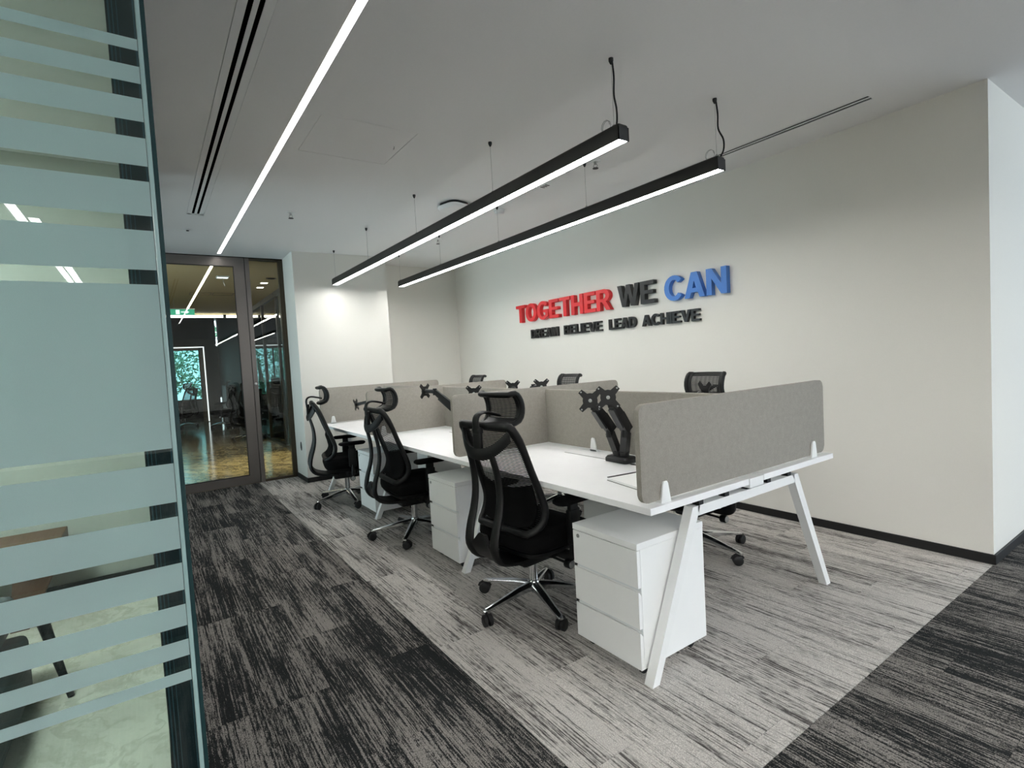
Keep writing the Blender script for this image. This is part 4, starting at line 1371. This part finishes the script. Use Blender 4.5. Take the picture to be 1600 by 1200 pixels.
# glazed side partition of the hall
hp_ = thing('hall_partition', 'bronze framed glass partition along the right side of the hall', 'glass partition', (0, 0, 0))
posts = [-7.9, -9.35, -9.62, -10.0, -11.4, -12.8, -14.0]
for x in posts:
    B().box((x - 0.025, 1.93, 0.0005), (x + 0.025, 1.99, ZC - 0.001)).obj('post', M['bronze_dark'], hp_)
B().box((-14.0, 1.93, ZC - 0.09), (XD - 0.15, 1.99, ZC - 0.001)).obj('head_rail', M['bronze_dark'], hp_)
B().box((-14.0, 1.93, 0.0005), (XD - 0.15, 1.99, 0.05)).obj('sill_rail', M['bronze_dark'], hp_)
for a, c in zip(posts, posts[1:]):
    B().box((c + 0.025, 1.955, 0.05), (a - 0.025, 1.965, ZC - 0.09)).obj('pane', M['glass_hall'], hp_)
t = thing('curtain', 'gathered bronze curtain behind the hall partition', 'curtain', (0, 0, 0))
B().sheet(lambda uu, vv: (-9.70 - 0.45 * uu, 2.06 + 0.025 * math.sin(uu * 40), 0.02 + (ZC - 0.15) * vv), 60, 1, 0.004).obj('drape', M['curtain'], t, 60)
B().tube([(-9.6, 2.06, ZC - 0.11), (-10.3, 2.06, ZC - 0.11)], 0.012, 8).obj('rail', M['bronze_dark'], t)

# side room and end room shells
struct(slab('wall_side_room', (-14.1, 2.0, 0), (-14.0, 2.30, ZC), M['dark_wall']))
struct(slab('wall_side_room_far', (-14.1, 2.95, 0), (-14.0, 6.4, ZC), M['dark_wall']))
struct(slab('wall_side_sill', (-14.1, 2.30, 0), (-14.0, 2.95, 0.9), M['dark_wall']))
struct(slab('wall_side_head', (-14.1, 2.30, 2.05), (-14.0, 2.95, ZC), M['dark_wall']))
struct(slab('wall_side_back', (-14.1, 6.3, 0), (XD - 0.14, 6.4, ZC), M['dark_wall']))
struct(slab('wall_end_right', (-20.1, 2.0, 0), (-14.1, 2.1, 3.35), M['dark_wall']))
struct(slab('wall_end_left', (-20.1, -1.3, 0), (-14.0, -1.2, 3.35), M['dark_wall']))
struct(slab('wall_end_sill', (-20.1, -1.2, 0), (-20.0, 1.95, 0.62), M['dark_wall']))
struct(slab('wall_end_head', (-20.1, -1.2, 2.33), (-20.0, 1.95, 3.35), M['dark_wall']))
struct(slab('wall_end_pier', (-20.1, 1.52, 0.62), (-20.0, 2.0, 2.33), M['dark_wall']))
w = struct(B().box((-20.06, -1.2, 0.62), (-20.03, -1.14, 2.33)).box((-20.06, 1.46, 0.62), (-20.03, 1.52, 2.33)).box((-20.06, 0.2, 0.62), (-20.03, 0.25, 2.33)).obj('window_1', M['dark_frame']), 'tall window with greenery at the end of the hall')
slab('pane', (-20.05, -1.14, 0.62), (-20.044, 1.46, 2.33), M['solar_glass'], w)
w = struct(B().box((-14.06, 2.30, 0.9), (-14.03, 2.33, 2.05)).box((-14.06, 2.92, 0.9), (-14.03, 2.95, 2.05)).box((-14.06, 2.33, 1.36), (-14.03, 2.92, 1.39)).obj('window_2', M['dark_frame']), 'small window with greenery in the side room')
slab('pane', (-14.05, 2.33, 0.9), (-14.044, 2.92, 2.05), M['solar_glass'], w)

t = thing('light_portal', 'bright lit rectangular frame standing at the end of the hall', 'light frame', (-18.0, 0, 0))
B().box((-0.03, -0.9, 2.20), (0.03, 1.42, 2.225)).box((-0.03, 1.405, 0.02), (0.03, 1.43, 2.225)).obj('light_line', M['led_portal'], t)
B().box((-0.05, 1.28, 0.0), (-0.031, 1.46, 2.26)).box((-0.05, -0.92, 2.12), (-0.031, 1.46, 2.26)).obj('surround', M['bronze_dark'], t)

t = thing('side_desk', 'white desk in the side room behind the hall partition', 'desk', (-9.9, 2.55, 0))
B().box((-0.55, -0.3, 0.72), (0.55, 0.3, 0.745), 0.002, 1).obj('top', M['white_gloss'], t)
for sx in (-0.5, 0.5):
    B().box((sx - 0.02, -0.28, 0), (sx + 0.02, 0.28, 0.72)).obj('leg', M['white_metal'], t)
B().tube([(0.15, -0.1, 0.745), (0.15, -0.1, 0.83)], [0.045, 0.035], 12).obj('cup', M['white_gloss'], t)

dup(c0, (-15.6, 0.35, 0), 1.2, 'dark office chair at the end of the hall, left of the lit frame', 'dark office chairs beyond the door')
dup(c0, (-16.6, 0.75, 0), 2.4, 'dark office chair at the end of the hall, just in front of the lit frame', 'dark office chairs beyond the door')
dup(c0, (-15.6, 1.55, 0), 3.0, 'dark office chair at the end of the hall, right of the lit frame', 'dark office chairs beyond the door')
dup(c0, (-11.9, 1.60, 0), 1.9, 'dark office chair in the hall close to the glass partition', 'dark office chairs beyond the door')
dup(c0, (-11.0, 2.75, 0), 2.6, 'dark office chair in the side room next to the white desk', 'dark office chairs beyond the door')
t = thing('low_cabinet', 'dark low cabinet at the end of the hall', 'cabinet', (-17.0, 1.85, 0))
B().box((-0.5, -0.08, 0), (0.4, 0.1, 1.05), 0.004, 1).obj('body', M['black'], t)
B().box((0.401, -0.075, 0.03), (0.415, 0.095, 1.02), 0.002, 1).obj('door', M['charcoal'], t)

# outdoors beyond those windows
struct(slab('ground', (-40, -12, -0.3), (-22.001, 14, -0.1), M['asphalt']), 'paving outside the windows')


def tree(x, y, h, spread, label):
    t = thing('tree', label, 'tree', (x, y, -0.1), 0, 'trees outside the windows')
    B().tube([(0, 0, 0), (0.05, 0.02, h * 0.4), (0, 0.1, h * 0.8)], [0.12, 0.09, 0.04], 8, 3).obj('trunk', M['bark'], t, 50)
    b = B()
    for i in range(2600):
        a, q = random.uniform(0, 2 * PI), random.uniform(-1, 1)
        rr = spread * random.uniform(0.3, 1) ** 0.5
        c = Vector((rr * math.cos(a) * math.sqrt(1 - q * q), rr * math.sin(a) * math.sqrt(1 - q * q), h * 0.62 + q * h * 0.48))
        v = Vector((random.gauss(0, 1), random.gauss(0, 1), random.gauss(0, 1))).normalized()
        w_ = v.orthogonal().normalized()
        s = random.uniform(0.04, 0.10)
        vs = [b.bm.verts.new(c + v * s), b.bm.verts.new(c + w_ * s * 0.5), b.bm.verts.new(c - v * s), b.bm.verts.new(c - w_ * s * 0.5)]
        b.bm.faces.new(vs)
    f = b.obj('foliage', M['leaf'], t)
    f['kind'] = 'stuff'


tree(-24.0, 0.0, 2.6, 1.25, 'bushy green tree outside the far hall window, nearer the left')
tree(-26.6, 2.2, 3.4, 1.3, 'green tree outside the far hall window, taller one on the right')
tree(-16.4, 3.2, 2.6, 0.85, 'green tree outside the small side room window')
